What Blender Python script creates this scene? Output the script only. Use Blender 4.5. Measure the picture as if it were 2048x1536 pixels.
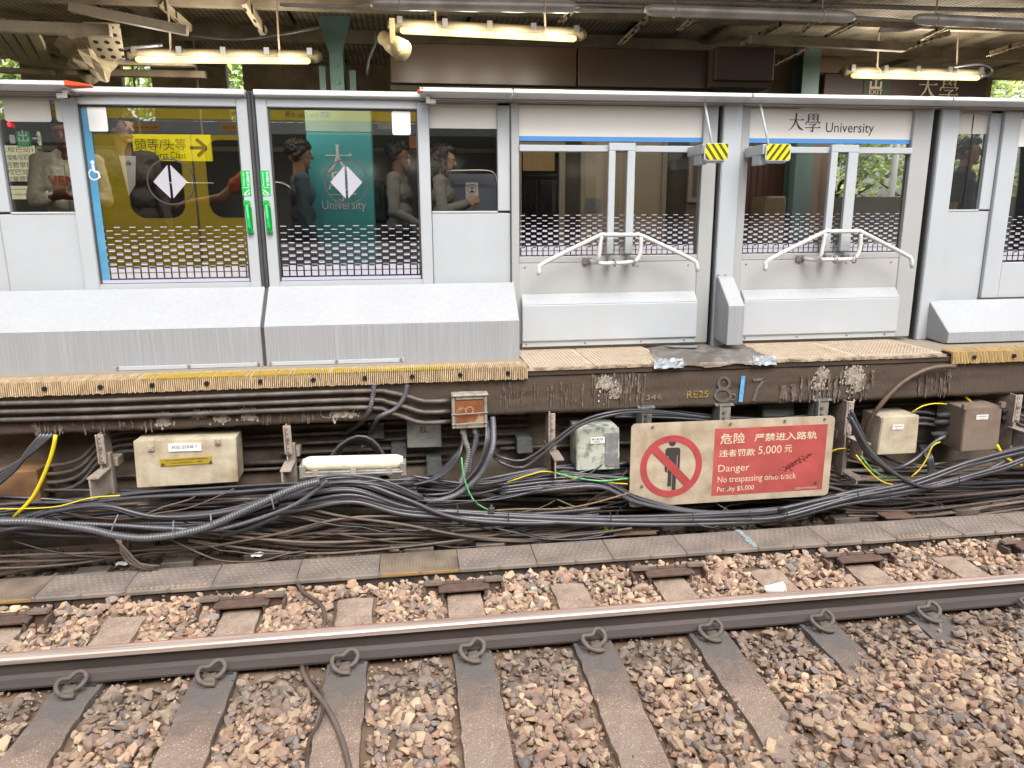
import bpy, bmesh, math, random
import numpy as np
from mathutils import Vector, Matrix
R = math.radians
rnd = random.Random(7)
for o in list(bpy.data.objects): bpy.data.objects.remove(o)
SC = bpy.context.scene
COL = SC.collection

# ---------------------------------------------------------------- camera, sky, sun, exposure
CAM_H, F_PX, PITCH, YAW, ROLL = 2.22487, 1456.91, 12.6887, 7.81465, -0.339714
def cam_axes():
    p, y, r = R(PITCH), R(YAW), R(ROLL)
    f = Vector((math.sin(y)*math.cos(p), math.cos(y)*math.cos(p), -math.sin(p)))
    rt = Vector((math.cos(y), -math.sin(y), 0)); up = rt.cross(f)
    return rt*math.cos(r)+up*math.sin(r), -rt*math.sin(r)+up*math.cos(r), f
RT, UP, FW = cam_axes()
CAM = Vector((0, 0, CAM_H))
cd = bpy.data.cameras.new('camera'); cam = bpy.data.objects.new('camera', cd); COL.objects.link(cam)
cam.matrix_world = Matrix(((RT.x, UP.x, -FW.x, 0), (RT.y, UP.y, -FW.y, 0), (RT.z, UP.z, -FW.z, CAM_H), (0, 0, 0, 1)))
cd.sensor_fit = 'HORIZONTAL'; cd.sensor_width = 36; cd.lens = F_PX/2048*36
cd.clip_start = 0.05; cd.clip_end = 500
SC.camera = cam
SUN_EL, SUN_ROT = 52, 168
w = bpy.data.worlds.new('World'); SC.world = w; w.use_nodes = True
nt = w.node_tree; bgn = nt.nodes['Background']
sk = nt.nodes.new('ShaderNodeTexSky'); sk.sky_type = 'NISHITA'; sk.sun_disc = False
sk.sun_elevation = R(SUN_EL); sk.sun_rotation = R(SUN_ROT); sk.dust_density = 4; sk.ozone_density = 1; sk.air_density = 1.2
hsv = nt.nodes.new('ShaderNodeHueSaturation'); hsv.inputs['Saturation'].default_value = 0.4
nt.links.new(sk.outputs[0], hsv.inputs['Color']); nt.links.new(hsv.outputs[0], bgn.inputs[0])
bgn.inputs[1].default_value = 0.15
sl = bpy.data.lights.new('sun', 'SUN'); sl.energy = 0.7; sl.angle = R(30); sl.color = (1, .96, .9)
so = bpy.data.objects.new('sun', sl); COL.objects.link(so)
so.rotation_euler = (R(90-SUN_EL), 0, R(180-SUN_ROT)); so.location = (0, 0, 20)
SC.view_settings.view_transform = 'Standard'; SC.view_settings.look = 'None'
SC.view_settings.exposure = 1.35; SC.view_settings.gamma = 1
SC.cycles.max_bounces = 8; SC.cycles.transparent_max_bounces = 16; SC.cycles.caustics_reflective = False; SC.cycles.caustics_refractive = False
SC.cycles.use_denoising = True; SC.cycles.sample_clamp_indirect = 6

# a pixel of the 2048x1536 survey drawing -> a point on a real plane of the place
def ray(x, y): return FW + RT*((x-1024)/F_PX) - UP*((y-768)/F_PX)
def P(x, y, Y): d = ray(x, y); return CAM + d*(Y/d.y)
def PZ(x, y, Z): d = ray(x, y); return CAM + d*((Z-CAM_H)/d.z)
def X(x, y, Y): return P(x, y, Y).x
def Z(x, y, Y): return P(x, y, Y).z

# ---------------------------------------------------------------- materials
def c(h):
    h = h.lstrip('#'); v = [int(h[i:i+2], 16)/255 for i in (0, 2, 4)]
    return tuple(x/12.92 if x <= .04045 else ((x+.055)/1.055)**2.4 for x in v)
MATS = {}
def M(name, col=(.5, .5, .5), rough=.55, metal=0, var=.12, scale=5, bump=0, bscale=60, dirt=None, damt=.5, dscale=3, stretch=(1, 1, 1), emit=None, estr=0, coat=0, attr=None, spec=.5, orand=0, dhard=.12):
    if name in MATS: return MATS[name]
    if isinstance(col, str): col = c(col)
    if isinstance(dirt, str): dirt = c(dirt)
    m = bpy.data.materials.new(name); m.use_nodes = True; MATS[name] = m
    t = m.node_tree; N = t.nodes; L = t.links; b = N['Principled BSDF']
    b.inputs['Roughness'].default_value = rough; b.inputs['Metallic'].default_value = metal
    b.inputs['Specular IOR Level'].default_value = spec; b.inputs['Coat Weight'].default_value = coat
    tc = N.new('ShaderNodeTexCoord'); mp = N.new('ShaderNodeMapping'); mp.inputs['Scale'].default_value = stretch
    L.new(tc.outputs['Object'], mp.inputs[0])
    def noise(s, det=5, vec=None):
        n = N.new('ShaderNodeTexNoise'); n.inputs['Scale'].default_value = s; n.inputs['Detail'].default_value = det; n.inputs['Roughness'].default_value = .6
        L.new(vec or mp.outputs[0], n.inputs['Vector']); return n.outputs['Fac']
    r = N.new('ShaderNodeValToRGB'); L.new(noise(scale), r.inputs[0])
    r.color_ramp.elements[0].position = .3; r.color_ramp.elements[1].position = .7
    r.color_ramp.elements[0].color = (*[max(0, x*(1-var)) for x in col], 1); r.color_ramp.elements[1].color = (*[min(1, x*(1+var)) for x in col], 1)
    out = r.outputs[0]
    def mix(a, bcol, fac, mode='MIX'):
        x = N.new('ShaderNodeMix'); x.data_type = 'RGBA'; x.blend_type = mode
        if isinstance(fac, float): x.inputs[0].default_value = fac
        else: L.new(fac, x.inputs[0])
        L.new(a, x.inputs[6])
        if isinstance(bcol, tuple): x.inputs[7].default_value = (*bcol[:3], 1)
        else: L.new(bcol, x.inputs[7])
        return x.outputs[2]
    if attr:
        a = N.new('ShaderNodeAttribute'); a.attribute_name = attr; out = mix(out, a.outputs['Color'], 1., 'MULTIPLY')
    if orand:
        oi = N.new('ShaderNodeObjectInfo'); mr = N.new('ShaderNodeMapRange'); mr.inputs['To Min'].default_value = 1-orand; mr.inputs['To Max'].default_value = 1+orand
        L.new(oi.outputs['Random'], mr.inputs[0])
        cc = N.new('ShaderNodeCombineColor'); [L.new(mr.outputs[0], cc.inputs[i]) for i in range(3)]
        out = mix(out, cc.outputs[0], 1., 'MULTIPLY')
    if dirt:
        rr = N.new('ShaderNodeMapRange'); L.new(noise(dscale, 8), rr.inputs[0])
        mid = .72-.4*damt; rr.inputs['From Min'].default_value = mid-dhard; rr.inputs['From Max'].default_value = mid+dhard; rr.inputs['To Max'].default_value = min(1, .5+damt*.6)
        out = mix(out, dirt, rr.outputs[0])
    L.new(out, b.inputs['Base Color'])
    if bump:
        bn = N.new('ShaderNodeBump'); bn.inputs['Strength'].default_value = bump; bn.inputs['Distance'].default_value = .01
        L.new(noise(bscale, 4), bn.inputs['Height']); L.new(bn.outputs[0], b.inputs['Normal'])
    if emit:
        b.inputs['Emission Color'].default_value = (*(c(emit) if isinstance(emit, str) else emit), 1); b.inputs['Emission Strength'].default_value = estr
    return m
def glass(name, tint=(.85, .86, .83), refl=.24, rough=0.0):
    if name in MATS: return MATS[name]
    m = bpy.data.materials.new(name); m.use_nodes = True; MATS[name] = m
    t = m.node_tree; N = t.nodes; L = t.links; N.remove(N['Principled BSDF'])
    tr = N.new('ShaderNodeBsdfTransparent'); tr.inputs[0].default_value = (*tint, 1)
    gl = N.new('ShaderNodeBsdfGlossy'); gl.inputs['Roughness'].default_value = rough
    fr = N.new('ShaderNodeFresnel'); fr.inputs[0].default_value = 1.5
    ad = N.new('ShaderNodeMath'); ad.operation = 'ADD'; ad.inputs[1].default_value = refl; L.new(fr.outputs[0], ad.inputs[0])
    mx = N.new('ShaderNodeMixShader'); L.new(ad.outputs[0], mx.inputs[0]); L.new(tr.outputs[0], mx.inputs[1]); L.new(gl.outputs[0], mx.inputs[2])
    L.new(mx.outputs[0], N['Material Output'].inputs[0]); return m
def perforated(name, col, scale=22, hole=.28, ratio=(1, 1, 1)):
    if name in MATS: return MATS[name]
    m = M(name, col, .75, var=.3, scale=3, dirt='2a231c', damt=.35, dscale=4)
    t = m.node_tree; N = t.nodes; L = t.links; b = N['Principled BSDF']
    tc = N.new('ShaderNodeTexCoord'); mp = N.new('ShaderNodeMapping'); mp.inputs['Scale'].default_value = ratio; L.new(tc.outputs['Object'], mp.inputs[0])
    v = N.new('ShaderNodeTexVoronoi'); v.inputs['Scale'].default_value = scale; v.inputs['Randomness'].default_value = 0; v.voronoi_dimensions = '2D'; L.new(mp.outputs[0], v.inputs['Vector'])
    lt = N.new('ShaderNodeMath'); lt.operation = 'LESS_THAN'; lt.inputs[1].default_value = hole; L.new(v.outputs['Distance'], lt.inputs[0])
    src = b.inputs['Base Color'].links[0].from_socket
    x = N.new('ShaderNodeMix'); x.data_type = 'RGBA'; L.new(lt.outputs[0], x.inputs[0]); L.new(src, x.inputs[6]); x.inputs[7].default_value = (.012, .01, .008, 1)
    L.new(x.outputs[2], b.inputs['Base Color']); return m

# ---------------------------------------------------------------- objects
WLOC = {}
def tag(o, label=None, cat=None, group=None, kind=None):
    if label: o['label'] = label
    if cat: o['category'] = cat
    if group: o['group'] = group
    if kind: o['kind'] = kind
    return o
def thing(name, label, cat, loc=(0, 0, 0), group=None):
    o = bpy.data.objects.new(name, None); COL.objects.link(o); o.location = loc; o.empty_display_size = .1
    WLOC[o.name] = Vector(loc); return tag(o, label, cat, group)
def dup(o, dloc=(0, 0, 0), parent=None):
    n = o.copy(); COL.objects.link(n)
    if parent: n.parent = parent
    else: n.location = o.location+Vector(dloc)
    for ch in o.children: dup(ch, parent=n)
    return n
class MB:
    def __init__(s): s.v = []; s.f = []; s.m = []; s.mi = 0
    def add(s, vs, fs):
        k = len(s.v); s.v += [tuple(v) for v in vs]; s.f += [tuple(i+k for i in f) for f in fs]; s.m += [s.mi]*len(fs); return s
    def hexa(s, q): return s.add(q, [(0, 3, 2, 1), (4, 5, 6, 7), (0, 1, 5, 4), (1, 2, 6, 5), (2, 3, 7, 6), (3, 0, 4, 7)])
    def box(s, x0, x1, y0, y1, z0, z1):
        x0, x1 = sorted((x0, x1)); y0, y1 = sorted((y0, y1)); z0, z1 = sorted((z0, z1))
        return s.hexa([(x0, y0, z0), (x1, y0, z0), (x1, y1, z0), (x0, y1, z0), (x0, y0, z1), (x1, y0, z1), (x1, y1, z1), (x0, y1, z1)])
    def prism(s, prof, x0, x1):                       # profile of (y, z) swept along x
        n = len(prof)
        return s.add([(x0, *p) for p in prof]+[(x1, *p) for p in prof], [tuple(range(n)), tuple(range(2*n-1, n-1, -1))]+[(i, i+n, (i+1) % n+n, (i+1) % n) for i in range(n)])
    def plate(s, prof, y0, y1):                       # outline of (x, z) with thickness along y
        n = len(prof)
        return s.add([(p[0], y0, p[1]) for p in prof]+[(p[0], y1, p[1]) for p in prof], [tuple(range(n)), tuple(range(2*n-1, n-1, -1))]+[(i, i+n, (i+1) % n+n, (i+1) % n) for i in range(n)])
    def slab(s, prof, z0, z1):                        # outline of (x, y) with thickness along z
        n = len(prof)
        return s.add([(p[0], p[1], z0) for p in prof]+[(p[0], p[1], z1) for p in prof], [tuple(range(n)), tuple(range(2*n-1, n-1, -1))]+[(i, i+n, (i+1) % n+n, (i+1) % n) for i in range(n)])
    def pxplate(s, pts, Y, t): return s.plate([(P(x, y, Y).x, P(x, y, Y).z) for x, y in pts], Y, Y+t)
    def pxbox(s, x0, y0, x1, y1, Y, t):
        a, b = P(x0, y0, Y), P(x1, y1, Y); return s.box(a.x, b.x, Y, Y+t, a.z, b.z)
    def tube(s, pts, r, n=8, cap=True):
        pts = [Vector(p) for p in pts]; K = len(pts); rr = r if isinstance(r, (list, tuple)) else [r]*K
        u = None; vs = []
        for i in range(K):
            t = (pts[min(i+1, K-1)]-pts[max(i-1, 0)]).normalized()
            if u is None: u = t.orthogonal().normalized()
            u = (u-t*u.dot(t)).normalized(); w_ = t.cross(u)
            vs += [pts[i]+(u*math.cos(a)+w_*math.sin(a))*rr[i] for a in [2*math.pi*j/n for j in range(n)]]
        fs = [(i*n+j, i*n+(j+1) % n, (i+1)*n+(j+1) % n, (i+1)*n+j) for i in range(K-1) for j in range(n)]
        if cap: fs += [tuple(range(n-1, -1, -1)), tuple(range((K-1)*n, K*n))]
        return s.add(vs, fs)
    def cyl(s, a, b, r, n=12, r2=None): return s.tube([a, b], [r, r if r2 is None else r2], n)
    def ell(s, ctr, rx, ry, rz, n=12, k=8):
        vs = [(ctr[0], ctr[1], ctr[2]-rz)]
        for i in range(1, k):
            a = math.pi*i/k-math.pi/2
            vs += [(ctr[0]+rx*math.cos(a)*math.cos(b), ctr[1]+ry*math.cos(a)*math.sin(b), ctr[2]+rz*math.sin(a)) for b in [2*math.pi*j/n for j in range(n)]]
        vs.append((ctr[0], ctr[1], ctr[2]+rz)); T = len(vs)-1
        fs = [(0, 1+(j+1) % n, 1+j) for j in range(n)]+[(1+(i*n)+j, 1+i*n+(j+1) % n, 1+(i+1)*n+(j+1) % n, 1+(i+1)*n+j) for i in range(k-2) for j in range(n)]
        fs += [(T-n+j, T-n+(j+1) % n, T) for j in range(n)]
        return s.add(vs, fs)
    def stroke(s, pts, Y, t=.002):                    # brush stroke in the xz plane: (x, z, width)
        for a, b in zip(pts[:-1], pts[1:]):
            d = Vector((b[0]-a[0], b[1]-a[1])); n_ = Vector((-d.y, d.x)).normalized()
            q = [(a[0]+n_.x*a[2]/2, a[1]+n_.y*a[2]/2), (a[0]-n_.x*a[2]/2, a[1]-n_.y*a[2]/2), (b[0]-n_.x*b[2]/2, b[1]-n_.y*b[2]/2), (b[0]+n_.x*b[2]/2, b[1]+n_.y*b[2]/2)]
            s.plate(q, Y, Y+t)
        return s
    def ring(s, cx, cz, r0, r1, Y, t=.002, n=40):
        for i in range(n):
            a, b = 2*math.pi*i/n, 2*math.pi*(i+1)/n
            s.plate([(cx+r0*math.cos(a), cz+r0*math.sin(a)), (cx+r1*math.cos(a), cz+r1*math.sin(a)), (cx+r1*math.cos(b), cz+r1*math.sin(b)), (cx+r0*math.cos(b), cz+r0*math.sin(b))], Y, Y+t)
        return s
    def disc(s, cx, cz, r, Y, t=.002, n=24): return s.plate([(cx+r*math.cos(2*math.pi*i/n), cz+r*math.sin(2*math.pi*i/n)) for i in range(n)], Y, Y+t)
    def each(s, name, mats, parent=None, **kw):        # every separate piece becomes an object of its own
        par = list(range(len(s.v)))
        def find(a):
            while par[a] != a: par[a] = par[par[a]]; a = par[a]
            return a
        for f in s.f:
            r0 = find(f[0])
            for i in f[1:]: par[find(i)] = r0
        grp = {}
        for k, f in enumerate(s.f): grp.setdefault(find(f[0]), []).append(k)
        out = []
        for ks in grp.values():
            m = MB(); ids = sorted({i for k in ks for i in s.f[k]}); mp = {i: j for j, i in enumerate(ids)}
            m.v = [s.v[i] for i in ids]; m.f = [tuple(mp[i] for i in s.f[k]) for k in ks]; m.m = [s.m[k] for k in ks]; out.append(m.build(name, mats, parent, **kw))
        return out
    def build(s, name, mats, parent=None, bevel=0, smooth=False, label=None, cat=None, group=None, kind=None, seg=1):
        if not isinstance(mats, (list, tuple)): mats = [mats]
        me = bpy.data.meshes.new(name)
        if parent is not None: off = WLOC[parent.name]
        else:
            a = np.array(s.v); off = Vector(((a[:, 0].min()+a[:, 0].max())/2, (a[:, 1].min()+a[:, 1].max())/2, a[:, 2].min()))
        me.from_pydata([(v[0]-off.x, v[1]-off.y, v[2]-off.z) for v in s.v], [], s.f)
        for m_ in mats: me.materials.append(m_)
        me.polygons.foreach_set('material_index', s.m)
        bm = bmesh.new(); bm.from_mesh(me)
        bmesh.ops.recalc_face_normals(bm, faces=bm.faces)
        if bevel:
            es = [e for e in bm.edges if len(e.link_faces) == 2 and e.calc_face_angle(0) > .5]
            bmesh.ops.bevel(bm, geom=es, offset=bevel, segments=seg, affect='EDGES', clamp_overlap=True)
        bm.to_mesh(me); bm.free()
        if smooth: me.polygons.foreach_set('use_smooth', [True]*len(me.polygons))
        o = bpy.data.objects.new(name, me); COL.objects.link(o)
        if parent is not None: o.parent = parent; WLOC[o.name] = off
        else: o.location = off; WLOC[o.name] = off
        return tag(o, label, cat, group, kind)
def rrect(x0, x1, z0, z1, r, n=5):
    out = []
    for cx, cz, a0 in ((x1-r, z1-r, 0), (x0+r, z1-r, 90), (x0+r, z0+r, 180), (x1-r, z0+r, 270)):
        out += [(cx+r*math.cos(R(a0+90*i/n)), cz+r*math.sin(R(a0+90*i/n))) for i in range(n+1)]
    return out
def spline(pts, step=.04):                            # Catmull-Rom through points
    p = [Vector(q) for q in pts]; p = [p[0]*2-p[1]]+p+[p[-1]*2-p[-2]]; out = []
    for i in range(1, len(p)-2):
        k = max(2, int((p[i+1]-p[i]).length/step))
        for j in range(k):
            t = j/k
            out.append(.5*((2*p[i])+(p[i+1]-p[i-1])*t+(2*p[i-1]-5*p[i]+4*p[i+1]-p[i+2])*t*t+(3*p[i]-p[i-1]-3*p[i+1]+p[i+2])*t**3))
    return out+[p[-2]]
TXC = {}
def text_geo(body, bold=0):
    if (body, bold) not in TXC:
        cu = bpy.data.curves.new('t', 'FONT'); cu.body = body; cu.size = 1; cu.offset = bold; cu.resolution_u = 3; cu.extrude = 0
        o = bpy.data.objects.new('t', cu); COL.objects.link(o); bpy.context.view_layer.update()
        dg = bpy.context.evaluated_depsgraph_get(); me = bpy.data.meshes.new_from_object(o.evaluated_get(dg))
        TXC[(body, bold)] = ([tuple(v.co) for v in me.vertices], [tuple(p.vertices) for p in me.polygons])
        bpy.data.objects.remove(o); bpy.data.curves.remove(cu); bpy.data.meshes.remove(me)
    return TXC[(body, bold)]
def letters(mb, body, x, z, Y, h, w=None, bold=0, align='L', flip=False, tilt=0):
    """glyph outlines laid on the plane y=Y, h = height of the block, w = width it is fitted to"""
    v, f = text_geo(body, bold); a = np.array(v); mn, mx = a.min(0), a.max(0)
    sy = h/(mx[1]-mn[1]); sx = w/(mx[0]-mn[0]) if w else sy
    W_ = (mx[0]-mn[0])*sx; ox = {'L': 0, 'C': -W_/2, 'R': -W_}[align]
    def tr(q):
        u, t = (q[0]-mn[0])*sx+ox, (q[1]-mn[1])*sy
        if flip: u = -u
        return (x+u*math.cos(tilt)-t*math.sin(tilt), Y, z+u*math.sin(tilt)+t*math.cos(tilt))
    mb.add([tr(q) for q in v], f); return mb
DA = [[(8, 62, 3.5), (92, 62, 3.5)], [(80, 62, 1), (89, 66, 8), (96, 61, 1)], [(49, 97, 9), (48, 62, 9), (39, 36, 8), (24, 17, 5), (7, 5, 1.5)], [(50, 62, 3), (58, 40, 7), (72, 20, 11), (94, 9, 5)], [(43, 97, 2), (55, 94, 4)]]
XUE = [[(22, 93, 7), (22, 52, 7)], [(20, 90, 3), (36, 95, 4)], [(22, 79, 3), (36, 79, 3)], [(22, 67, 3), (36, 67, 3)], [(78, 93, 7), (78, 52, 7)], [(63, 92, 3), (80, 92, 3)], [(65, 79, 3), (78, 79, 3)], [(65, 67, 3), (78, 67, 3)],
       [(41, 95, 3), (60, 79, 6)], [(60, 96, 5), (40, 80, 2)], [(41, 77, 3), (60, 61, 6)], [(60, 78, 5), (40, 62, 2)], [(10, 51, 3.5), (90, 51, 3.5)], [(13, 55, 3), (8, 39, 8)], [(93, 53, 7), (83, 39, 2)],
       [(28, 40, 3.2), (68, 40, 3.2)], [(70, 42, 7), (52, 30, 4)], [(52, 32, 7), (52, 5, 8), (49, 1, 4)], [(50, 1, 5), (36, 7, 1)], [(5, 22, 3.5), (95, 22, 3.5)], [(83, 22, 1), (90, 26, 7), (97, 21, 1)]]
def glyph(mb, G, x, z, s, Y, t=.002):                # hand-drawn Song-style character, lower-left (x, z), side s
    for st in G: mb.stroke([(x+a*s/100, z+b*s/100, max(ww, 1)*s/100) for a, b, ww in st], Y, t); Y -= .00005
    return mb
# ---------------------------------------------------------------- shared materials
m_psd = M('grey painted aluminium', (.40, .43, .456), .42, var=.04, scale=2, bump=.03, bscale=300, dirt=(.40, .40, .39), damt=.3, dscale=5, dhard=.25)
m_psd2 = M('mid grey aluminium', (.36, .37, .37), .45, var=.05, scale=3, dirt=(.28, .27, .26), damt=.3, dhard=.25)
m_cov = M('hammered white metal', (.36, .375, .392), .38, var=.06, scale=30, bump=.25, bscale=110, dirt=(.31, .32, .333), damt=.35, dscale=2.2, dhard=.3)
m_covv = M('streaked shaded metal', (.30, .312, .325), .45, var=.17, scale=16, stretch=(6, 1, .12), dirt=(.25, .25, .25), damt=.45, dscale=9, dhard=.25)  # cover fronts, coloured darker than the sloped tops to deepen their shading
m_rub = M('dark rubber', (.05, .05, .052), .6, var=.2)
m_railw = M('white rail', (.66, .68, .70), .3, var=.03, coat=.3)
m_white = M('white plate', (.74, .74, .72), .4, var=.03)
m_cream = M('cream panel', (.72, .69, .63), .4, var=.05, scale=1.5)
m_blue = M('blue band', (.08, .27, .62), .4, var=.03)
m_ink = M('dark ink', (.05, .035, .035), .5, var=.05)
m_green = M('green plastic', (.0, .42, .07), .35, var=.08)
m_wht = M('white print', (.8, .8, .82), .5, var=.02)
m_frit = M('white frit', (.40, .39, .44), .5, var=.02)
m_glass = glass('screen glass'); m_glass2 = glass('clear screen glass', (.92, .93, .91), .09)
m_steel = M('brushed steel', (.55, .54, .52), .3, 1, var=.1, scale=8)
m_bolt = M('bolt steel', (.3, .28, .26), .4, .7, var=.2)
m_conc = M('grimy concrete', '4d4136', .9, var=.35, scale=2.5, bump=.5, bscale=30, dirt='15110d', damt=.55, dscale=1.6, dhard=.2)
m_wallc = M('sooty wall', '746658', .9, var=.4, scale=3, bump=.5, bscale=25, dirt='40382f', damt=.5, dscale=2)
m_pave = M('platform floor', '8d8374', .7, var=.1)
m_dirtg = M('dirty ground', '86705c', .95, var=.3, scale=6, bump=.8, bscale=50, dirt='54463a', damt=.5, dscale=3)
m_slp = M('worn sleeper concrete', 'a08d7d', .9, var=.2, scale=6, bump=1.0, bscale=34, dirt='755f52', damt=.55, dscale=3.2, dhard=.13)
def grime_by_rail(m, col, y0, y1):                    # brake-dust crust on each sleeper round the rail seat, ragged edge
    t = m.node_tree; N = t.nodes; L = t.links; b = N['Principled BSDF']; tc = N.new('ShaderNodeTexCoord'); sx = N.new('ShaderNodeSeparateXYZ'); L.new(tc.outputs['Object'], sx.inputs[0])
    n = N.new('ShaderNodeTexNoise'); n.inputs['Scale'].default_value = 7; n.inputs['Detail'].default_value = 8; L.new(tc.outputs['Object'], n.inputs['Vector'])
    ad = N.new('ShaderNodeMath'); ad.operation = 'MULTIPLY_ADD'; L.new(n.outputs['Fac'], ad.inputs[0]); ad.inputs[1].default_value = .5; L.new(sx.outputs['Y'], ad.inputs[2])
    mr = N.new('ShaderNodeMapRange'); L.new(ad.outputs[0], mr.inputs[0]); mr.inputs['From Min'].default_value = y0+.25; mr.inputs['From Max'].default_value = y1+.25
    lt = N.new('ShaderNodeMath'); lt.operation = 'LESS_THAN'; lt.inputs[1].default_value = .74; L.new(sx.outputs['Y'], lt.inputs[0]); mu = N.new('ShaderNodeMath'); mu.operation = 'MULTIPLY'; L.new(mr.outputs[0], mu.inputs[0]); L.new(lt.outputs[0], mu.inputs[1])
    src = b.inputs['Base Color'].links[0].from_socket; x = N.new('ShaderNodeMix'); x.data_type = 'RGBA'; L.new(mu.outputs[0], x.inputs[0]); L.new(src, x.inputs[6]); x.inputs[7].default_value = (*c(col), 1); L.new(x.outputs[2], b.inputs['Base Color'])
    n2 = N.new('ShaderNodeTexNoise'); n2.inputs['Scale'].default_value = 150; n2.inputs['Detail'].default_value = 3; L.new(tc.outputs['Object'], n2.inputs['Vector'])
    m2 = N.new('ShaderNodeMapRange'); m2.inputs['From Min'].default_value = .60; m2.inputs['From Max'].default_value = .66; L.new(n2.outputs['Fac'], m2.inputs[0]); iv = N.new('ShaderNodeMath'); iv.operation = 'SUBTRACT'; iv.inputs[0].default_value = 1; L.new(mu.outputs[0], iv.inputs[1]); m3 = N.new('ShaderNodeMath'); m3.operation = 'MULTIPLY'; L.new(m2.outputs[0], m3.inputs[0]); L.new(iv.outputs[0], m3.inputs[1])
    y2 = N.new('ShaderNodeMix'); y2.data_type = 'RGBA'; L.new(m3.outputs[0], y2.inputs[0]); L.new(x.outputs[2], y2.inputs[6]); y2.inputs[7].default_value = (*c('c8b8a6'), 1); L.new(y2.outputs[2], b.inputs['Base Color'])
grime_by_rail(m_slp, '66605b', .15, .5)
m_slp2 = M('sleeper grime', '6d625b', .9, var=.3, scale=14, bump=.9, bscale=60, dirt='544a44', damt=.5, dscale=9)
m_rail = M('brown rail steel', '4a413d', .6, .1, var=.25, scale=6, stretch=(.3, 3, 3), dirt='453d39', damt=.4, dscale=5)
m_shine = M('polished rail head', (.50, .405, .36), .5, .5, var=.35, scale=60, stretch=(.02, 1, 1))
m_rust = M('rust band', 'a5765e', .7, var=.2, scale=20)
m_iron = M('rusty cast iron', '63524a', .8, .1, var=.3, scale=25, bump=.3, bscale=90, dirt='6b4a38', damt=.35, dscale=20, orand=.15)
m_clip = M('dusty clip steel', '665c53', .7, .1, var=.2, scale=30, orand=.1)

# ---------------------------------------------------------------- ground and track
ZF, YE, YD, YL = 1.21, 4.93, 5.62, 5.33
g = MB(); g.add([(-60, -30, -.07), (60, -30, -.07), (60, 60, -.07), (-60, 60, -.07)], [(0, 1, 2, 3)])
g.build('ground', m_dirtg, kind='structure')
# muddy bed just under the stones, a little higher to the right
def bed_h(x, y):
    t = max(0, min(1, (x-.55-(y-2.3)*1.55)/1.3)); t = t*t*(3-2*t)
    t2 = max(0, min(1, (3.9-y)/.25)) if y > 3.65 else 1
    return -.034+t*.05*(1 if y < 3.35 else 0)+.01*math.sin(x*5)*math.cos(y*7)+(.012 if y > 3.65 else 0)
g = MB(); nx, ny = 150, 60; vs = []
for j in range(ny):
    for i in range(nx):
        x, y = -5+i*12/(nx-1), .8+j*4.6/(ny-1); vs.append((x, y, bed_h(x, y)-.012))
g.add(vs, [(j*nx+i, j*nx+i+1, (j+1)*nx+i+1, (j+1)*nx+i) for j in range(ny-1) for i in range(nx-1)])
g.build('trackbed', m_dirtg, kind='structure', smooth=True)

ordn = ['first', 'second', 'third', 'fourth', 'fifth', 'sixth', 'seventh', 'eighth', 'ninth', 'tenth', 'eleventh', 'twelfth', 'thirteenth', 'fourteenth', 'fifteenth', 'sixteenth', 'seventeenth', 'eighteenth', 'nineteenth', 'twentieth']
SX0, SP = -1.726, .65
slx = [SX0+i*SP+.03 for i in range(-1, 10)]
def rail_mesh(yc):
    prof = [(-.075, 0), (.075, 0), (.075, .011), (.03, .026), (.011, .042), (.010, .1), (.036, .114), (.036, .136), (.028, .1435), (.014, .146), (-.014, .146), (-.028, .1435), (-.036, .136), (-.036, .114), (-.010, .1), (-.011, .042), (-.03, .026), (-.075, .011)]
    mb = MB(); mb.prism([(yc+a, b+.004) for a, b in prof], -9, 11)
    n = len(prof); mats = [0]*len(mb.f)
    for k in range(n):
        if k in (8, 9, 10): mats[2+k] = 1
        if k in (7,): mats[2+k] = 2
        if k in (11, 12): mats[2+k] = 1
        if k in (8,): mats[2+k] = 2
    mb.m = mats; return mb
rail_mesh(3.518).build('rail', [m_rail, m_shine, m_rust], label='far steel rail with polished top crossing the whole ballast bed', cat='rail')
rail_mesh(2.01).build('rail', [m_rail, m_shine, m_rust], label='near steel rail of the same track, closest to the train', cat='rail')
def rough_slab(mb, x0, x1, y0, y1, z0, z1, nx=6, ny=40, amp=.004, chip=.006):
    T = [[(x0+(x1-x0)*i/(nx-1)+(rnd.uniform(-chip, chip) if i in (0, nx-1) else 0), y0+(y1-y0)*j/(ny-1)+(rnd.uniform(-chip, chip) if j in (0, ny-1) else 0), z1+rnd.uniform(-amp, amp)-(amp*1.5 if i in (0, nx-1) else 0)) for i in range(nx)] for j in range(ny)]
    vs = [q for row in T for q in row]; fs = [(j*nx+i, j*nx+i+1, (j+1)*nx+i+1, (j+1)*nx+i) for j in range(ny-1) for i in range(nx-1)]
    rim = [i for i in range(nx)]+[j*nx+nx-1 for j in range(1, ny)]+[(ny-1)*nx+i for i in range(nx-2, -1, -1)]+[j*nx for j in range(ny-2, 0, -1)]
    k = len(vs); vs += [(vs[i][0]+(-.012 if vs[i][0] < (x0+x1)/2 else .012), vs[i][1], z0) for i in rim]
    fs += [(rim[a], k+a, k+(a+1) % len(rim), rim[(a+1) % len(rim)]) for a in range(len(rim))]
    k0 = len(mb.f); mb.add(vs, fs); return k0
for i, x in enumerate(slx):
    mb = MB(); k0 = rough_slab(mb, x-.105+rnd.uniform(-.004, .004), x+.105, 1.45, 4.10+rnd.uniform(-.015, .01), -.19, -.002)
    for k in range(len(mb.f)):
        cy = sum(mb.v[q][1] for q in mb.f[k])/4
        pass
    mb.build('sleeper', [m_slp, m_slp2], smooth=False, label=f'{ordn[i]} worn concrete sleeper from the left under the steel rail', cat='sleeper', group='concrete sleepers of the track')
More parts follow.
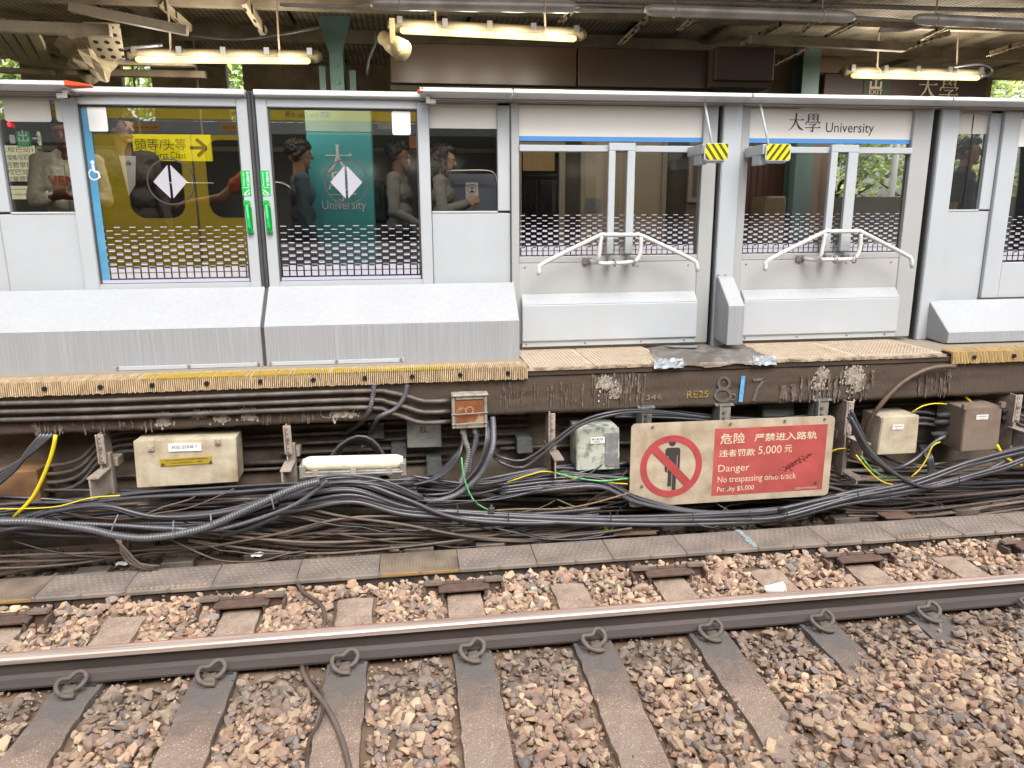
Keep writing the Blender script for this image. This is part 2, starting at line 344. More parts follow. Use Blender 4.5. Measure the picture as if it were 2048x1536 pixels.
# spring clips: rod bent through a cast shoulder
CP = [(.040, -.066, .012), (.0, -.068, .016), (-.038, -.05, .028), (-.058, -.012, .044), (-.05, .02, .052), (-.026, .014, .058), (-.002, .006, .066), (.016, .028, .076), (.045, .042, .072), (.068, .02, .056), (.062, -.012, .04), (.038, -.03, .028), (.006, -.026, .02)]
for i, x in enumerate(slx):
    t = thing('rail_clip', f'looped steel spring clip holding the rail foot on the {ordn[i]} sleeper from the left', 'rail clip', (x-.01, 3.395, 0), 'spring clips along the rail')
    a = R(rnd.uniform(-6, 6)); q = [Vector((x-.01+px*math.cos(a)-py*math.sin(a), 3.395+px*math.sin(a)+py*math.cos(a), pz+.004)) for px, py, pz in CP]
    MB().tube(spline(q, .009), .0118, 9).build('spring', m_clip, t, smooth=True)
    s = MB(); s.hexa([(x-.045, 3.325, -.004), (x+.03, 3.325, -.004), (x+.035, 3.40, -.004), (x-.04, 3.40, -.004), (x-.032, 3.345, .036), (x+.022, 3.345, .04), (x+.02, 3.39, .044), (x-.026, 3.39, .038)])
    s.box(x-.055, x-.03, 3.40, 3.445, -.002, .02); s.build('shoulder', m_clip, t, bevel=.004)
    s = MB(); s.box(x-.08, x+.085, 3.425, 3.61, -.006, .0035); s.build('rail_pad', m_rub, t)
# cast brackets sitting on every other sleeper end
for n, (bx, lab) in enumerate(zip([slx[j] for j in (0, 2, 4, 6, 8, 10)], ['at the far left', 'left of the low loose cable', 'below the trackside light', 'below the danger sign', 'right of the white cup', 'at the far right'])):
    t = thing('guard_bracket', f'rusty cast bracket with two lugs on a sleeper end, {lab}', 'track bracket', (bx, 4.1, -.05), 'cast brackets on the sleeper ends')
    mb = MB(); mb.box(bx-.155, bx+.155, 4.02, 4.10, .034, .052); mb.box(bx-.14, bx+.14, 4.098, 4.125, -.02, .062)
    for q in (-.06, .06): mb.box(bx+q-.004, bx+q+.004, 4.09, 4.128, .052, .072)
    mb.build('cross_plate', m_iron, t, bevel=.004)
    for sgn in (-1, 1):
        u = MB(); c0 = bx+sgn*.185
        u.plate([(c0-.05, -.05), (c0-.02, -.085), (c0+.03, -.085), (c0+.06, -.05), (c0+.06, .055), (c0-.06, .055), (c0-.06, -.05)], 4.10, 4.125)
        u.box(c0-.062, c0-.045, 4.02, 4.10, -.05, .05); u.box(c0+.045, c0+.062, 4.03, 4.10, -.05, .05)
        l = u.build('lug', m_iron, t, bevel=.003)
        v = MB(); v.box(c0-.055, c0+.055, 4.07, 4.125, .057, .078); v.build('cap', M('worn iron cap', '83756b', .5, .2, var=.2), l, bevel=.006, seg=2)
        v = MB(); v.cyl((c0, 4.102, -.02), (c0, 4.06, -.02), .016, 6); v.each('bolt', m_iron, l)

# ---------------------------------------------------------------- ballast: angular stones, one mass
nr = np.random.default_rng(5); TPL = []
for k in range(16):
    bm = bmesh.new()
    q = nr.normal(size=(15, 3)); q /= np.linalg.norm(q, axis=1)[:, None]; q *= np.array([1.15, .9, .72])*nr.uniform(.82, 1.08, (15, 1))
    for p_ in q: bm.verts.new(p_)
    h = bmesh.ops.convex_hull(bm, input=bm.verts); bmesh.ops.delete(bm, geom=[e for e in h['geom_interior'] if isinstance(e, bmesh.types.BMVert)], context='VERTS')
    bmesh.ops.bevel(bm, geom=list(bm.edges), offset=.07, segments=1, affect='EDGES', clamp_overlap=True)
    bmesh.ops.triangulate(bm, faces=bm.faces); bm.verts.index_update()
    TPL.append((np.array([v.co[:] for v in bm.verts]), np.array([[v.index for v in f.verts] for f in bm.faces]))); bm.free()
PAL = np.array([c(h) for h in ('b89c86', 'c4a88e', 'a88c7a', 'ccb398', '9a8577', 'b59d8b', 'a08d80', 'd2b99c', 'bd9a84', '958a84')])
def stones(name, pts, mat, **kw):
    V, Fc, Cc = [], [], []; k = 0
    for (x, y, z, s, dark) in pts:
        tv, tf = TPL[nr.integers(16)]
        a, b, d = nr.uniform(0, 6.28), nr.normal(0, .45), nr.normal(0, .45)
        ca, sa, cb, sb, cdx, sd = math.cos(a), math.sin(a), math.cos(b), math.sin(b), math.cos(d), math.sin(d)
        Rm = np.array([[ca, -sa, 0], [sa, ca, 0], [0, 0, 1]])@np.array([[1, 0, 0], [0, cb, -sb], [0, sb, cb]])@np.array([[cdx, 0, sd], [0, 1, 0], [-sd, 0, cdx]])
        V.append((tv*s*nr.uniform(.8, 1.2, 3))@Rm.T+np.array([x, y, z])); Fc.append(tf+k); k += len(tv)
        col = PAL[nr.integers(len(PAL))]*nr.uniform(.68, 1.1); gr = np.array(c('756d67'))*nr.uniform(.75, 1.1)
        Cc.append(np.tile(np.append(col*(1-dark)+gr*dark, 1), (len(tv), 1)))
    V = np.concatenate(V); Fc = np.concatenate(Fc); Cc = np.concatenate(Cc)
    me = bpy.data.meshes.new(name); me.vertices.add(len(V)); me.vertices.foreach_set('co', V.ravel())
    me.loops.add(Fc.size); me.loops.foreach_set('vertex_index', Fc.ravel()); me.polygons.add(len(Fc)); me.polygons.foreach_set('loop_start', np.arange(0, Fc.size, 3)); me.update(calc_edges=True)
    at = me.color_attributes.new('Col', 'FLOAT_COLOR', 'POINT'); at.data.foreach_set('color', Cc.ravel())
    me.polygons.foreach_set('use_smooth', np.zeros(len(Fc), bool)); me.materials.append(mat)
    o = bpy.data.objects.new(name, me); COL.objects.link(o); return tag(o, **kw)
m_stone = M('ballast stone', (1.22, 1.16, 1.08), .85, var=.32, scale=38, attr='Col', bump=.35, bscale=120, dirt=(.40, .33, .26), damt=.15, dscale=45)
for l_ in list(m_stone.node_tree.links):              # the stone's own colour multiplies grain and flecks alike
    pass
pts = []
y = 2.25
while y < 4.28:
    x = -3.3-.0*y
    while x < 5.6:
        xx, yy = x+rnd.uniform(-.024, .024), y+rnd.uniform(-.024, .024)
        if abs(xx-.5*(yy-2.6)*0-.55) < 1.75+(yy-2.2)*1.9+.3:
            s = rnd.choice((.015, .019, .023, .026, .029, .033, .041))*rnd.uniform(.85, 1.12)
            near = min(abs(xx-q) for q in slx); hz = bed_h(xx, yy)
            onslp = near < .118+s*.5
            buried = hz > -.012
            mud = .75*max(0, 1-abs(yy-3.30)/.22)**.6 if 3.0 < yy < 3.5 else 0
            if abs(yy-3.518) < .085+s*.4: pass
            elif onslp and yy < 4.11+s and not buried: pass
            elif onslp and buried and hz < .004 and rnd.random() < .5: pass
            elif 3.22+rnd.uniform(-.05, .05) < yy < 3.46 and rnd.random() < .45: pass
            else: pts.append((xx, yy, hz+rnd.uniform(-.006, .014), s, min(1, mud)))
        x += .034
    y += .030
ex = []
for (xx, yy, zz, s, d) in pts:                         # a loose upper layer
    if rnd.random() < .30: ex.append((xx+rnd.uniform(-.03, .03), yy+rnd.uniform(-.03, .03), zz+.026, s*.9, d))
ex = [e for e in ex if abs(e[1]-3.518) > .11 and not (min(abs(e[0]-q) for q in slx) < .13+e[3]*.5 and bed_h(e[0], e[1]) < -.012 and e[1] < 4.13)]
pts += ex
for _ in range(7000):                                  # fines between the stones
    xx, yy = rnd.uniform(-3, 5.4), rnd.uniform(2.3, 4.25)
    if min(abs(xx-q) for q in slx) > .11 or yy > 4.12 or rnd.random() < .02: pts.append((xx, yy, (bed_h(xx, yy)+rnd.uniform(.0, .022)) if min(abs(xx-q) for q in slx) > .11 or yy > 4.12 else .004, rnd.uniform(.005, .012), rnd.uniform(0, .6)))
stones('ballast', pts, m_stone, label='brown angular track ballast between and around the sleepers', cat='ballast', kind='stuff')
pts = [(rnd.uniform(-3, 5), rnd.uniform(4.55, 5.15), -.045+rnd.uniform(0, .03), rnd.uniform(.018, .036), rnd.uniform(.5, 1)) for _ in range(1500)]
stones('ballast', pts, M('sooty stone', (.5, .48, .46), .95, var=.3, scale=30, attr='Col'), label='dark sooty stones in the trench under the cables', cat='ballast', kind='stuff')
# ---------------------------------------------------------------- platform body
s = MB(); s.box(-9, 13, YE+.02, 11, ZF-.2, ZF); s.build('platform', m_pave, kind='structure')
beam = thing('platform_edge_beam', 'stained brown concrete edge beam below the platform with graffiti and white streaks', 'concrete beam', (0, YE, .88))
mb = MB(); nx, nz = 260, 12; x0, x1 = -6, 10
for j in range(nz):
    for i in range(nx): pass
vs = [(x0+(x1-x0)*i/(nx-1), YE+rnd.uniform(-.004, .004)+(.012 if j == 5 and rnd.random() < .5 else 0), .885+(ZF-.045-.885)*j/(nz-1)+(rnd.uniform(-.006, .003) if j == 0 else 0)) for j in range(nz) for i in range(nx)]
k = len(vs); vs += [(x0+(x1-x0)*i/(nx-1), YE+.2, .888) for i in range(nx)]
fs = [(j*nx+i, j*nx+i+1, (j+1)*nx+i+1, (j+1)*nx+i) for j in range(nz-1) for i in range(nx-1)]+[(k+i, k+i+1, i+1, i) for i in range(nx-1)]
mb.add(vs, fs)
m_beam = M('stained beam concrete', '5a4c41', .9, var=.4, scale=3, stretch=(1.5, 1, .5), bump=.7, bscale=45, dirt='30271f', damt=.5, dscale=3, dhard=.25)
mb.build('face', m_beam, beam, smooth=True)
s = MB(); s.box(-6, 10, YE-.012, YE+.2, ZF-.052, ZF-.012); s.build('steel_band', M('brown steel band', '4b3e34', .6, .2, var=.3, scale=4, stretch=(.5, 1, 1), dirt='2e241d', damt=.4), beam, bevel=.004)
mb = MB()
for i in range(160):
    xa = .78+i*.02; mb.box(xa, xa+.02, YE-.02-rnd.uniform(0, .005), YE+.06, ZF-.012+rnd.uniform(-.002, .002), ZF+.003+rnd.uniform(-.002, .002))
mb.build('edge_strip', M('peeling white edge', 'b0a08a', .8, var=.3, scale=30, dirt='5a4634', damt=.55, dscale=14), beam)
# efflorescence and painted marks: thin crusts on the concrete
def blotch(mb, xa, ya, xb, yb, n, w, Y, rag=1):
    a, b = P(xa, ya, Y), P(xb, yb, Y)
    for _ in range(n):
        cx = rnd.uniform(min(a.x, b.x), max(a.x, b.x)); top = max(a.z, b.z)-rnd.random()**1.5*(abs(a.z-b.z))*.7; ln = rnd.uniform(.25, 1)*(top-min(a.z, b.z))
        k = 7; L_, R_ = [], []
        for q in range(k+1):
            f = q/k; ww = w*rnd.uniform(.35, 1)*(1-f*.55); ox = rnd.uniform(-w, w)*.35
            L_.append((cx+ox-ww, top-ln*f)); R_.append((cx+ox+ww, top-ln*f))
        Yj = Y-rnd.uniform(.0005, .006)
        mb.add([(p_[0], Yj, p_[1]) for p_ in L_+R_], [(q, q+1, k+2+q, k+1+q) for q in range(k)])
def crust(mb, xa, ya, xb, yb, n):                     # lumpy white lime crust, thinning out to its edges
    a, b = P(xa, ya, YB), P(xb, yb, YB); cs = [(rnd.uniform(a.x+.03, b.x-.03), rnd.uniform(.3, 1)) for _ in range(max(3, int((b.x-a.x)/.06)))]
    for _ in range(n):
        cx, l = rnd.choice(cs); x_ = cx+rnd.gauss(0, .022); z_ = a.z-(a.z-b.z)*(1-abs(rnd.gauss(0, .45)))*l if rnd.random() < .96 else rnd.uniform(b.z, a.z)
        if not b.z < z_ < a.z: continue
        r_ = rnd.uniform(.003, .011); ph = rnd.uniform(0, 6); Y_ = YB-rnd.uniform(.0004, .006)
        mb.add([(x_+r_*rnd.uniform(.5, 1.1)*math.cos(ph+k*.9), Y_+rnd.uniform(-.001, .001), z_+r_*1.5*rnd.uniform(.5, 1.1)*math.sin(ph+k*.9)) for k in range(7)], [tuple(range(7))])
m_eff = M('lime crust', 'b3a89b', .95, var=.35, scale=30, bump=.8, bscale=90, dirt='5c5048', damt=.5, dscale=28, dhard=.15)
m_eff2 = M('thin lime streak', '75685c', .95, var=.35, scale=25, dirt='40352d', damt=.55, dscale=20)
YB = YE-.006
mb = MB()
for q in ((1196, 752, 1262, 812, 420), (1622, 735, 1725, 802, 1000), (310, 824, 470, 852, 420), (478, 812, 512, 845, 120), (650, 815, 725, 842, 260)): crust(mb, *q)
mb.build('lime_crust', m_eff, beam)
mb = MB()
for q in ((1000, 765, 1190, 815, 40, .006), (1180, 745, 1290, 812, 40, .009), (1840, 745, 1900, 795, 26, .008), (1540, 770, 1590, 805, 20, .014), (60, 832, 310, 866, 30, .012), (520, 815, 640, 848, 30, .008), (1600, 745, 1740, 805, 40, .012)): blotch(mb, *q, YB)
mb.build('lime_streak', m_eff2, beam)
# graffiti
def pxs(mb, pts, wpx, Y, t=.002):
    k = wpx*.0034; mb.stroke([(P(a, b, Y).x, P(a, b, Y).z, k) for a, b in pts], Y, t)
def pxring(mb, x, y, r, wpx, Y, ry=None, a0=0, a1=360, t=.002): pxs(mb, [(x+r*math.cos(R(a)), y+(ry or r)*math.sin(R(a))) for a in np.linspace(a0, a1, 18)], wpx, Y, t)
mb = MB(); pxs(mb, [(1487, 752), (1481, 804)], 9, YB-.004); mb.build('graffiti', M('bright blue spray', '5a9cc8', .8, var=.25, scale=40), beam)
mb = MB(); pxring(mb, 1448, 766, 11, 6, YB-.003); pxring(mb, 1446, 790, 15, 7, YB-.0035, 12); pxs(mb, [(1506, 760), (1530, 758), (1515, 776), (1507, 802)], 6, YB-.003)
mb.build('graffiti', M('faded blue spray', '5f605f', .9, var=.3, scale=40, dirt='5e5046', damt=.55, dscale=35), beam)
mb = MB(); letters(mb, 'RE25', P(1373, 796, YB).x, P(1373, 796, YB).z, YB-.003, .052, .165, bold=.005); mb.build('graffiti', M('yellow chalk', '9a8440', .9, var=.3, scale=60, dirt='5c4a30', damt=.5, dscale=50), beam)
mb = MB(); letters(mb, '1346', P(1283, 800, YB).x, P(1283, 800, YB).z, YB-.003, .038, .15); pxring(mb, 1466, 794, 6, 1.6, YB-.006); pxring(mb, 655, 826, 14, 2, YB-.004, 10, 60, 300)
mb.build('graffiti', M('white chalk', '8d8478', .9, var=.3, scale=60, dirt='55483e', damt=.5, dscale=50), beam)
# recess wall under the platform
s = MB(); s.box(-9, 13, 5.22, 5.5, -.1, ZF-.2); s.build('trackside_wall', m_wallc, label='sooty recessed wall below the platform behind the cables', cat='wall')
# paving tiles on the open strip between the edge and the doors
m_tile = M('ribbed beige tile', 'b5a692', .8, var=.12, scale=5, dirt='9a8870', damt=.35, dscale=6)
tx = [.80, 1.235, 1.80, 2.37]
for i, (a, b) in enumerate(((.80, 1.26), (1.268, 1.83), (2.62, 3.29), (3.298, 3.98))):
    mb = MB(); mb.box(a, b, YE+.02, 5.63, ZF, ZF+.014); 
    nr_ = int((b-a-.03)/.028)
    if i < 2:
        for k in range(nr_): mb.box(a+.02+k*.028, a+.032+k*.028, YE+.035, 5.6, ZF+.014, ZF+.018)
    else:
        for k in range(nr_*2):
            for j in range(16): mb.box(a+.012+k*.014, a+.02+k*.014, YE+.04+j*.036+(k % 2)*.018, YE+.058+j*.036+(k % 2)*.018, ZF+.014, ZF+.017)
    mb.build('platform_tile', m_tile, label=['ribbed beige edge tile beside the yellow comb strip', 'ribbed beige edge tile left of the grey sheet', 'dimpled beige edge tile right of the grey sheet', 'dimpled beige edge tile beside the right comb strip'][i], cat='tile', group='beige tiles along the platform edge')
# grey sheet taped over the edge
mb = MB(); vs = []; nx, ny = 40, 12
for j in range(ny):
    for i in range(nx):
        a, f = i/(nx-1), j/(ny-1); xx = (1.86+a*.86)*(1-f)+(1.70+a*.86)*f*1+.0; xx = 1.70+.16*f+a*(.86-.06*f); yy = 4.90+f*.62
        z = ZF+.02+.006*math.sin(xx*23+yy*9)+.005*math.sin(yy*31)+rnd.uniform(-.001, .001)+(.012*abs(math.sin(xx*11)) if j < 3 else 0)
        if j == 0: z = ZF-.018+.012*math.sin(xx*17)+rnd.uniform(-.004, .004); yy = 4.895
        vs.append((xx, yy, z))
mb.add(vs, [(j*nx+i, j*nx+i+1, (j+1)*nx+i+1, (j+1)*nx+i) for j in range(ny-1) for i in range(nx-1)])
mb.build('plastic_sheet', M('grey plastic sheet', '5d564f', .45, var=.2, scale=6, dirt='8b8a88', damt=.3, dscale=9), smooth=True, label='grey plastic sheet taped over the platform edge by the small sloped cover', cat='sheet')
mb = MB()
for a0, n in ((1.69, 11), (2.44, 9)):
    nx, ny = n, 5
    vs = [(a0+i*.022+.004*j, 4.885+j*.016, ZF-.022+j*.014+rnd.uniform(-.007, .007)) for j in range(ny) for i in range(nx)]
    mb.add(vs, [(j*nx+i, j*nx+i+1, (j+1)*nx+i+1, (j+1)*nx+i) for j in range(ny-1) for i in range(nx-1)])
mb.add([(2.02, 5.4, ZF+.035), (2.2, 5.38, ZF+.032), (2.24, 5.46, ZF+.034), (1.98, 5.48, ZF+.036)], [(0, 1, 2, 3)])
for o, l in zip(mb.each('silver_tape', M('silver tape', '858b90', .42, .2, var=.2, scale=20)), ('left crumpled silver tape strip holding down the grey sheet', 'right crumpled silver tape strip holding down the grey sheet', 'flat silver tape patch on the grey sheet near the door')): tag(o, l, 'tape')

# ---------------------------------------------------------------- comb strips (gap fillers)
def comb(x0, x1, lab, worn):
    t = thing('gap_comb', lab, 'gap filler', (x0, 4.88, 1.115), 'ribbed rubber combs along the platform edge')
    b = MB(); b.box(x0, x1, 4.85, YE+.02, 1.125, 1.19); u = MB(); u.box(x0, x1, YE-.01, YL+.02, ZF-.07, ZF-.035); u.build('top_plate', M('shadow toned plate', '4a4641', .6, .2, var=.15, scale=6), t); b.build('backing', M('comb gaps', '1a120b', .9, var=.3), t)  # top plate coloured dark for the shadow beneath the covers
    r = MB(); n = int((x1-x0)/.0128)
    for i in range(n):
        xa = x0+i*.0128; l = rnd.uniform(-.004, .004)
        if any(abs(xa-q) < .012 for q in hx): zt = 1.135
        r.prism([(4.815, 1.112+l), (4.838, 1.112+l), (4.838, 1.18), (YE+.03, 1.203), (YE+.03, 1.2095), (4.82+l*.3, 1.2)], xa, xa+.0068)
    r.build('ribs', [M('tan rubber '+worn, 'c4ab88' if worn == 'a' else 'bfa270', .8, var=.25, scale=8, stretch=(4, 1, 1), dirt='7d6240' , damt=.35, dscale=18)], t)
    if worn == 'a':
        e = MB()
        for i in range(n):
            xa = x0+i*.0128
            if -1.75 < xa < .3 and rnd.random() < .8: e.hexa([(xa-.0003, 4.817, 1.194), (xa+.0069, 4.817, 1.194), (xa+.0069, 4.93, 1.206), (xa-.0003, 4.93, 1.206), (xa-.0003, 4.817, 1.2025), (xa+.0069, 4.817, 1.2025), (xa+.0069, 4.93, 1.2105), (xa-.0003, 4.93, 1.2105)])
        e.build('yellow_edge', M('worn yellow', 'c2a43a', .7, var=.2, scale=10, dirt='a08040', damt=.4, dscale=10), t)
    t.location = Vector(t.location)+Vector((0, .07, .035))
    h = MB()
    for q in hx:
        if x0 < q < x1: h.plate([(q+.016*math.cos(R(k*60)), 1.158+.016*math.sin(R(k*60))) for k in range(6)], 4.806, 4.86)
    h.each('bolt_hole', M('black hole', (.004, .004, .004), .9), t)
hx = [X(q, 777, 4.89) for q in (90, 202, 306, 415, 522, 628, 731, 825, 921, 1016)]+[X(q, 717, 4.89) for q in (1947, 2026)]+[X(q, 777, 4.89) for q in (-30, -140)]+[5.1, 5.45]
comb(-4.5, X(1058, 745, 4.89), 'long tan ribbed comb strip with a worn yellow edge under the white covers', 'a')
comb(X(1906, 715, 4.89), 7, 'short tan ribbed comb strip at the right end of the platform edge', 'b')
# ---------------------------------------------------------------- platform screen doors
def clip_poly(poly, x0, x1, z0, z1):
    for ax, lim, keep in ((0, x0, 1), (0, x1, -1), (1, z0, 1), (1, z1, -1)):
        out = []
        for i in range(len(poly)):
            a, b = poly[i-1], poly[i]; da, db = (a[ax]-lim)*keep, (b[ax]-lim)*keep
            if (da >= 0) != (db >= 0):
                t = da/(da-db); out.append((a[0]+(b[0]-a[0])*t, a[1]+(b[1]-a[1])*t))
            if db >= 0: out.append(b)
        poly = out
        if len(poly) < 3: return None
    return poly
def frit(parent, x0, x1, zb, Y, phase=0, sc=1):
    mb = MB(); pitch = .105*sc; rows = []; z = zb+.365*sc
    for i in range(15): rows.append((z-.0242*sc*i, (.0058 if i < 4 else .008) if i < 6 else (.006 if i < 5 else .0105)))
    for i, (zz, h) in enumerate(rows):
        if i < 13:
            k = x0-pitch+(pitch/2 if i % 2 else 0)+phase; w_ = .043*sc
            while k < x1:
                a, b = max(k, x0), min(k+w_, x1)
                if b-a > .006: mb.plate([(a, zz), (b, zz), (b, zz+h), (a, zz+h)], Y, Y+.001)
                if i >= 6 and b-a > .006: mb.plate([(a, zz+.0145*sc), (b, zz+.0145*sc), (b, zz+.0175*sc), (a, zz+.0175*sc)], Y, Y+.001)
                k += pitch
    for r_ in range(2):
        k = x0+.008
        while k < x1-.01:
            b = min(k+.042*sc, x1-.004); z0 = zb+.006+r_*.042*sc; mb.plate([(k, z0), (b, z0), (b, z0+.036*sc), (k, z0+.036*sc)], Y, Y+.001); k += .0525*sc
    mb.build('frit_pattern', m_frit, parent)
def bezel(mb, x0, x1, z0, z1, l, r, b, t, Y0, Y1):
    mb.box(x0, x0+l, Y0, Y1, z0, z1); mb.box(x1-r, x1, Y0, Y1, z0, z1)
    mb.box(x0+l, x1-r, Y0+.003, Y1, z1-t, z1); mb.box(x0+l, x1-r, Y0+.003, Y1, z0, z0+b)
def pane(parent, x0, x1, z0, z1, Y, m=None):
    s = MB(); s.box(x0, x1, Y, Y+.012, z0, z1); return s.build('glass', m or m_glass, parent)
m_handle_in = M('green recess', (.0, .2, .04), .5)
def leaf(xl, xgl, xgr, xr, lab, hx_, flip, sym, plate_x):
    t = thing('sliding_door', lab, 'platform door', (xl, YD, ZF)); zt, zb = 3.062, 1.60
    f = MB(); bezel(f, xl, xr, zb, zt, xgl-xl, xr-xgr, .19, .05, YD, YD+.06); f.build('frame', m_psd, t, bevel=.005, seg=2)
    f = MB(); f.box(xgl, xgr, YD+.0295, YD+.036, 1.79, 1.817); f.build('lavender_strip', M('lavender strip', (.42, .41, .52), .5, var=.03), t)
    f = MB(); bezel(f, xgl, xgr, 1.79, 3.012, .012, .012, .004, .012, YD+.022, YD+.045); f.build('gasket', m_rub, t)
    pane(t, xgl+.004, xgr-.004, 1.793, 3.008, YD+.037)
    f = MB(); f.prism([(YD-.05, 3.085), (YD-.05, 3.112), (YD-.042, 3.122), (YD+.06, 3.122), (YD+.06, 3.062), (YD+.02, 3.062), (YD+.02, 3.075), (YD-.03, 3.08)], xl-.0, xr); f.build('top_rail', m_railw, t, bevel=.003)
    frit(t, xgl+.016, xgr-.016, 1.822, YD+.034, .01)
    s = MB(); cx, cz = sym; s.ring(cx, cz, .150, .160, YD+.033); s.build('direction_ring', m_ink, t)
    s = MB(); s.plate([(cx-.115, cz), (cx-.009, cz+.115), (cx-.009, cz-.115)], YD+.032, YD+.034); s.plate([(cx+.115, cz), (cx+.009, cz+.115), (cx+.009, cz-.115)], YD+.032, YD+.034); s.build('direction_arrows', m_frit, t)
    s = MB(); a = P(plate_x[0], plate_x[1], YD+.03); b = P(plate_x[2], plate_x[3], YD+.03); s.plate(rrect(a.x, b.x, b.z, a.z, .014), YD+.030, YD+.034); s.build('blank_plate', m_white, t)
    s = MB(); s.plate([(hx_-.031, 2.405), (hx_+.031, 2.405), (hx_+.031, 2.58), (hx_-.031, 2.58)], YD-.003, YD); lb = s.build('release_label', m_green, t)
    s = MB()
    for i, ch in enumerate('緊急開門掣'): letters(s, ch, hx_+.008, 2.553-i*.02, YD-.005, .017, bold=.01)
    v0 = len(s.v); letters(s, 'Emergency release', 0, 0, YD-.005, .014, .095)
    s.v[v0:] = [(hx_-.006-z_, y_, 2.475+x_) for x_, y_, z_ in s.v[v0:]]
    letters(s, '緊急時推出', hx_-.024, 2.459, YD-.005, .008, .048)
    q = -1 if flip else 1
    s.stroke([(hx_+q*.018, 2.447, .008), (hx_-q*.016, 2.418, .008)], YD-.005, .001); s.stroke([(hx_-q*.02, 2.412, .004), (hx_+q*.012, 2.410, .004), (hx_+q*.02, 2.43, .004)], YD-.006, .001)
    s.build('label_print', m_wht, lb)
    s = MB(); zt_ = 2.375
    s.plate(rrect(hx_-.026, hx_+.018, zt_-.045, zt_, .01), YD-.02, YD)
    s.tube([(hx_-.006, YD-.012, zt_-.035), (hx_+.0, YD-.03, zt_-.07), (hx_+.006, YD-.05, zt_-.13), (hx_+.008, YD-.05, zt_-.19), (hx_+.006, YD-.02, zt_-.225)], [.014, .013, .013, .015, .018], 8)
    s.box(hx_-.016, hx_+.028, YD-.03, YD, zt_-.232, zt_-.212); h = s.build('release_handle', m_green, t, bevel=.003)
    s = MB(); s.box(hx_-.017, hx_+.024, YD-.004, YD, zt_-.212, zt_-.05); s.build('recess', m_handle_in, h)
    s = MB(); s.cyl((hx_-.006, YD-.026, zt_-.018), (hx_-.006, YD-.018, zt_-.018), .006, 8); s.each('screw', m_steel, h)
    return t
x1l, x1r = X(118, 186, YD), X(490.9, 182, YD)
x2l, x2r = X(508.5, 182, YD), X(856.5, 201.6, YD)
d1 = leaf(x1l, X(152, 207, YD), X(471.6, 207, YD), x1r, 'left sliding screen door with a blue wheelchair strip and yellow first class reflection', X(492, 365, YD), False, (X(338, 363, YD), Z(338, 363, YD)), (173, 212, 217, 263))
d2 = leaf(x2l, X(533, 212, YD), X(834, 217, YD), x2r, 'right sliding screen door in front of the teal University pillar', X(531, 365, YD), True, (X(692, 364, YD), Z(692, 364, YD)), (783, 222, 822, 270))
s = MB()
for a in (x1r+.001, x1r+.028): s.box(a, a+.025, YD+.005, YD+.05, 1.7, 3.118)
s.build('meeting_seal', m_rub, d1, bevel=.006)
# blue accessibility strip on the left leaf
s = MB(); a = X(157, 230, YD+.04); b = X(183.5, 260, YD+.04); s.box(a, b, YD+.0315, YD+.0335, 1.81, 2.99); bl = s.build('accessibility_strip', M('blue film', '4684a8', .4, var=.12, scale=2, dirt='7fb0ca', damt=.4, dscale=2, stretch=(.3, 1, .5)), d1)
s = MB(); cx, cz = X(187, 345, YD)-.01, Z(187, 345, YD); s.disc(cx, cz+.07, .012, YD+.029, .001); s.stroke([(cx, cz+.055, .016), (cx+.002, cz+.01, .014), (cx+.03, cz+.005, .012), (cx+.036, cz-.035, .012)], YD+.029, .001)
s.stroke([(cx+.033*math.cos(R(k))-.0, cz-.012+.036*math.sin(R(k)), .007) for k in range(110, 340, 20)], YD+.0285, .001); s.build('wheelchair_symbol', m_wht, bl)

# ---- fixed screens
def fixed(name, lab, xa, xb, zw, ztop, Y, header, l, r, group=None):
    t = thing(name, lab, 'screen panel', (xa, Y, ZF), group)
    s = MB(); s.box(xa, xb, Y+.002, Y+.06, ZF, zw-.016); s.build('lower_panel', m_psd, t, bevel=.004)
    s = MB(); s.box(xa+l, xb-r, Y-.002, Y+.06, zw-.016, zw)
    if r: s.box(xb-r, xb, Y, Y+.06, zw, ztop)
    if l: s.box(xa, xa+l, Y, Y+.06, zw, ztop)
    s.box(xa, xb, Y+.0, Y+.06, ztop-.03, ztop); s.build('frame', m_psd, t, bevel=.004)
    pane(t, xa+l, xb-r, zw, ztop-.03, Y+.038, m_glass2)
    if header:
        s = MB(); s.box(xa+l, xb-r, Y+.031, Y+.036, header, ztop-.03); s.build('header_panel', m_cream, t)
    return t
zw = Z(930, 422, YD)
fm = fixed('fixed_screen', 'narrow fixed screen with cream header between the sliding door and first emergency door', x2r+.004, X(1021, 300, YD), zw, 3.075, YD+.03, Z(930, 257, YD+.06), 0, X(1021, 300, YD)-X(996, 300, YD))
fl = fixed('fixed_screen', 'fixed screen at the far left with two blank white plates', -4.2, x1l-.004, Z(80, 424, YD+.03), 3.075, YD+.03, None, X(6, 330, YD+.03)+4.2, 0)
for a, b, e, d in ((3, 190, 104, 244), (107, 190, 140, 244)):
    s = MB(); p0, p1 = P(a, b, YD+.06), P(e, d, YD+.06); s.plate(rrect(p0.x, p1.x, p1.z, p0.z, .02), YD+.06, YD+.064); s.build('blank_plate', m_cream, fl)
s = MB(); s.box(X(8, 500, YD+.03)-.003, X(8, 500, YD+.03)+.003, YD+.026, YD+.033, ZF, zw-.03); s.build('joint', m_psd2, fl)
s = MB(); q = P(18, 249, YD+.05); s.ell(q, .011, .011, .015); s.build('indicator_light', M('red lamp', (.6, .0, .0), .3, emit=(1, .02, .02), estr=1.5), fl, smooth=True)

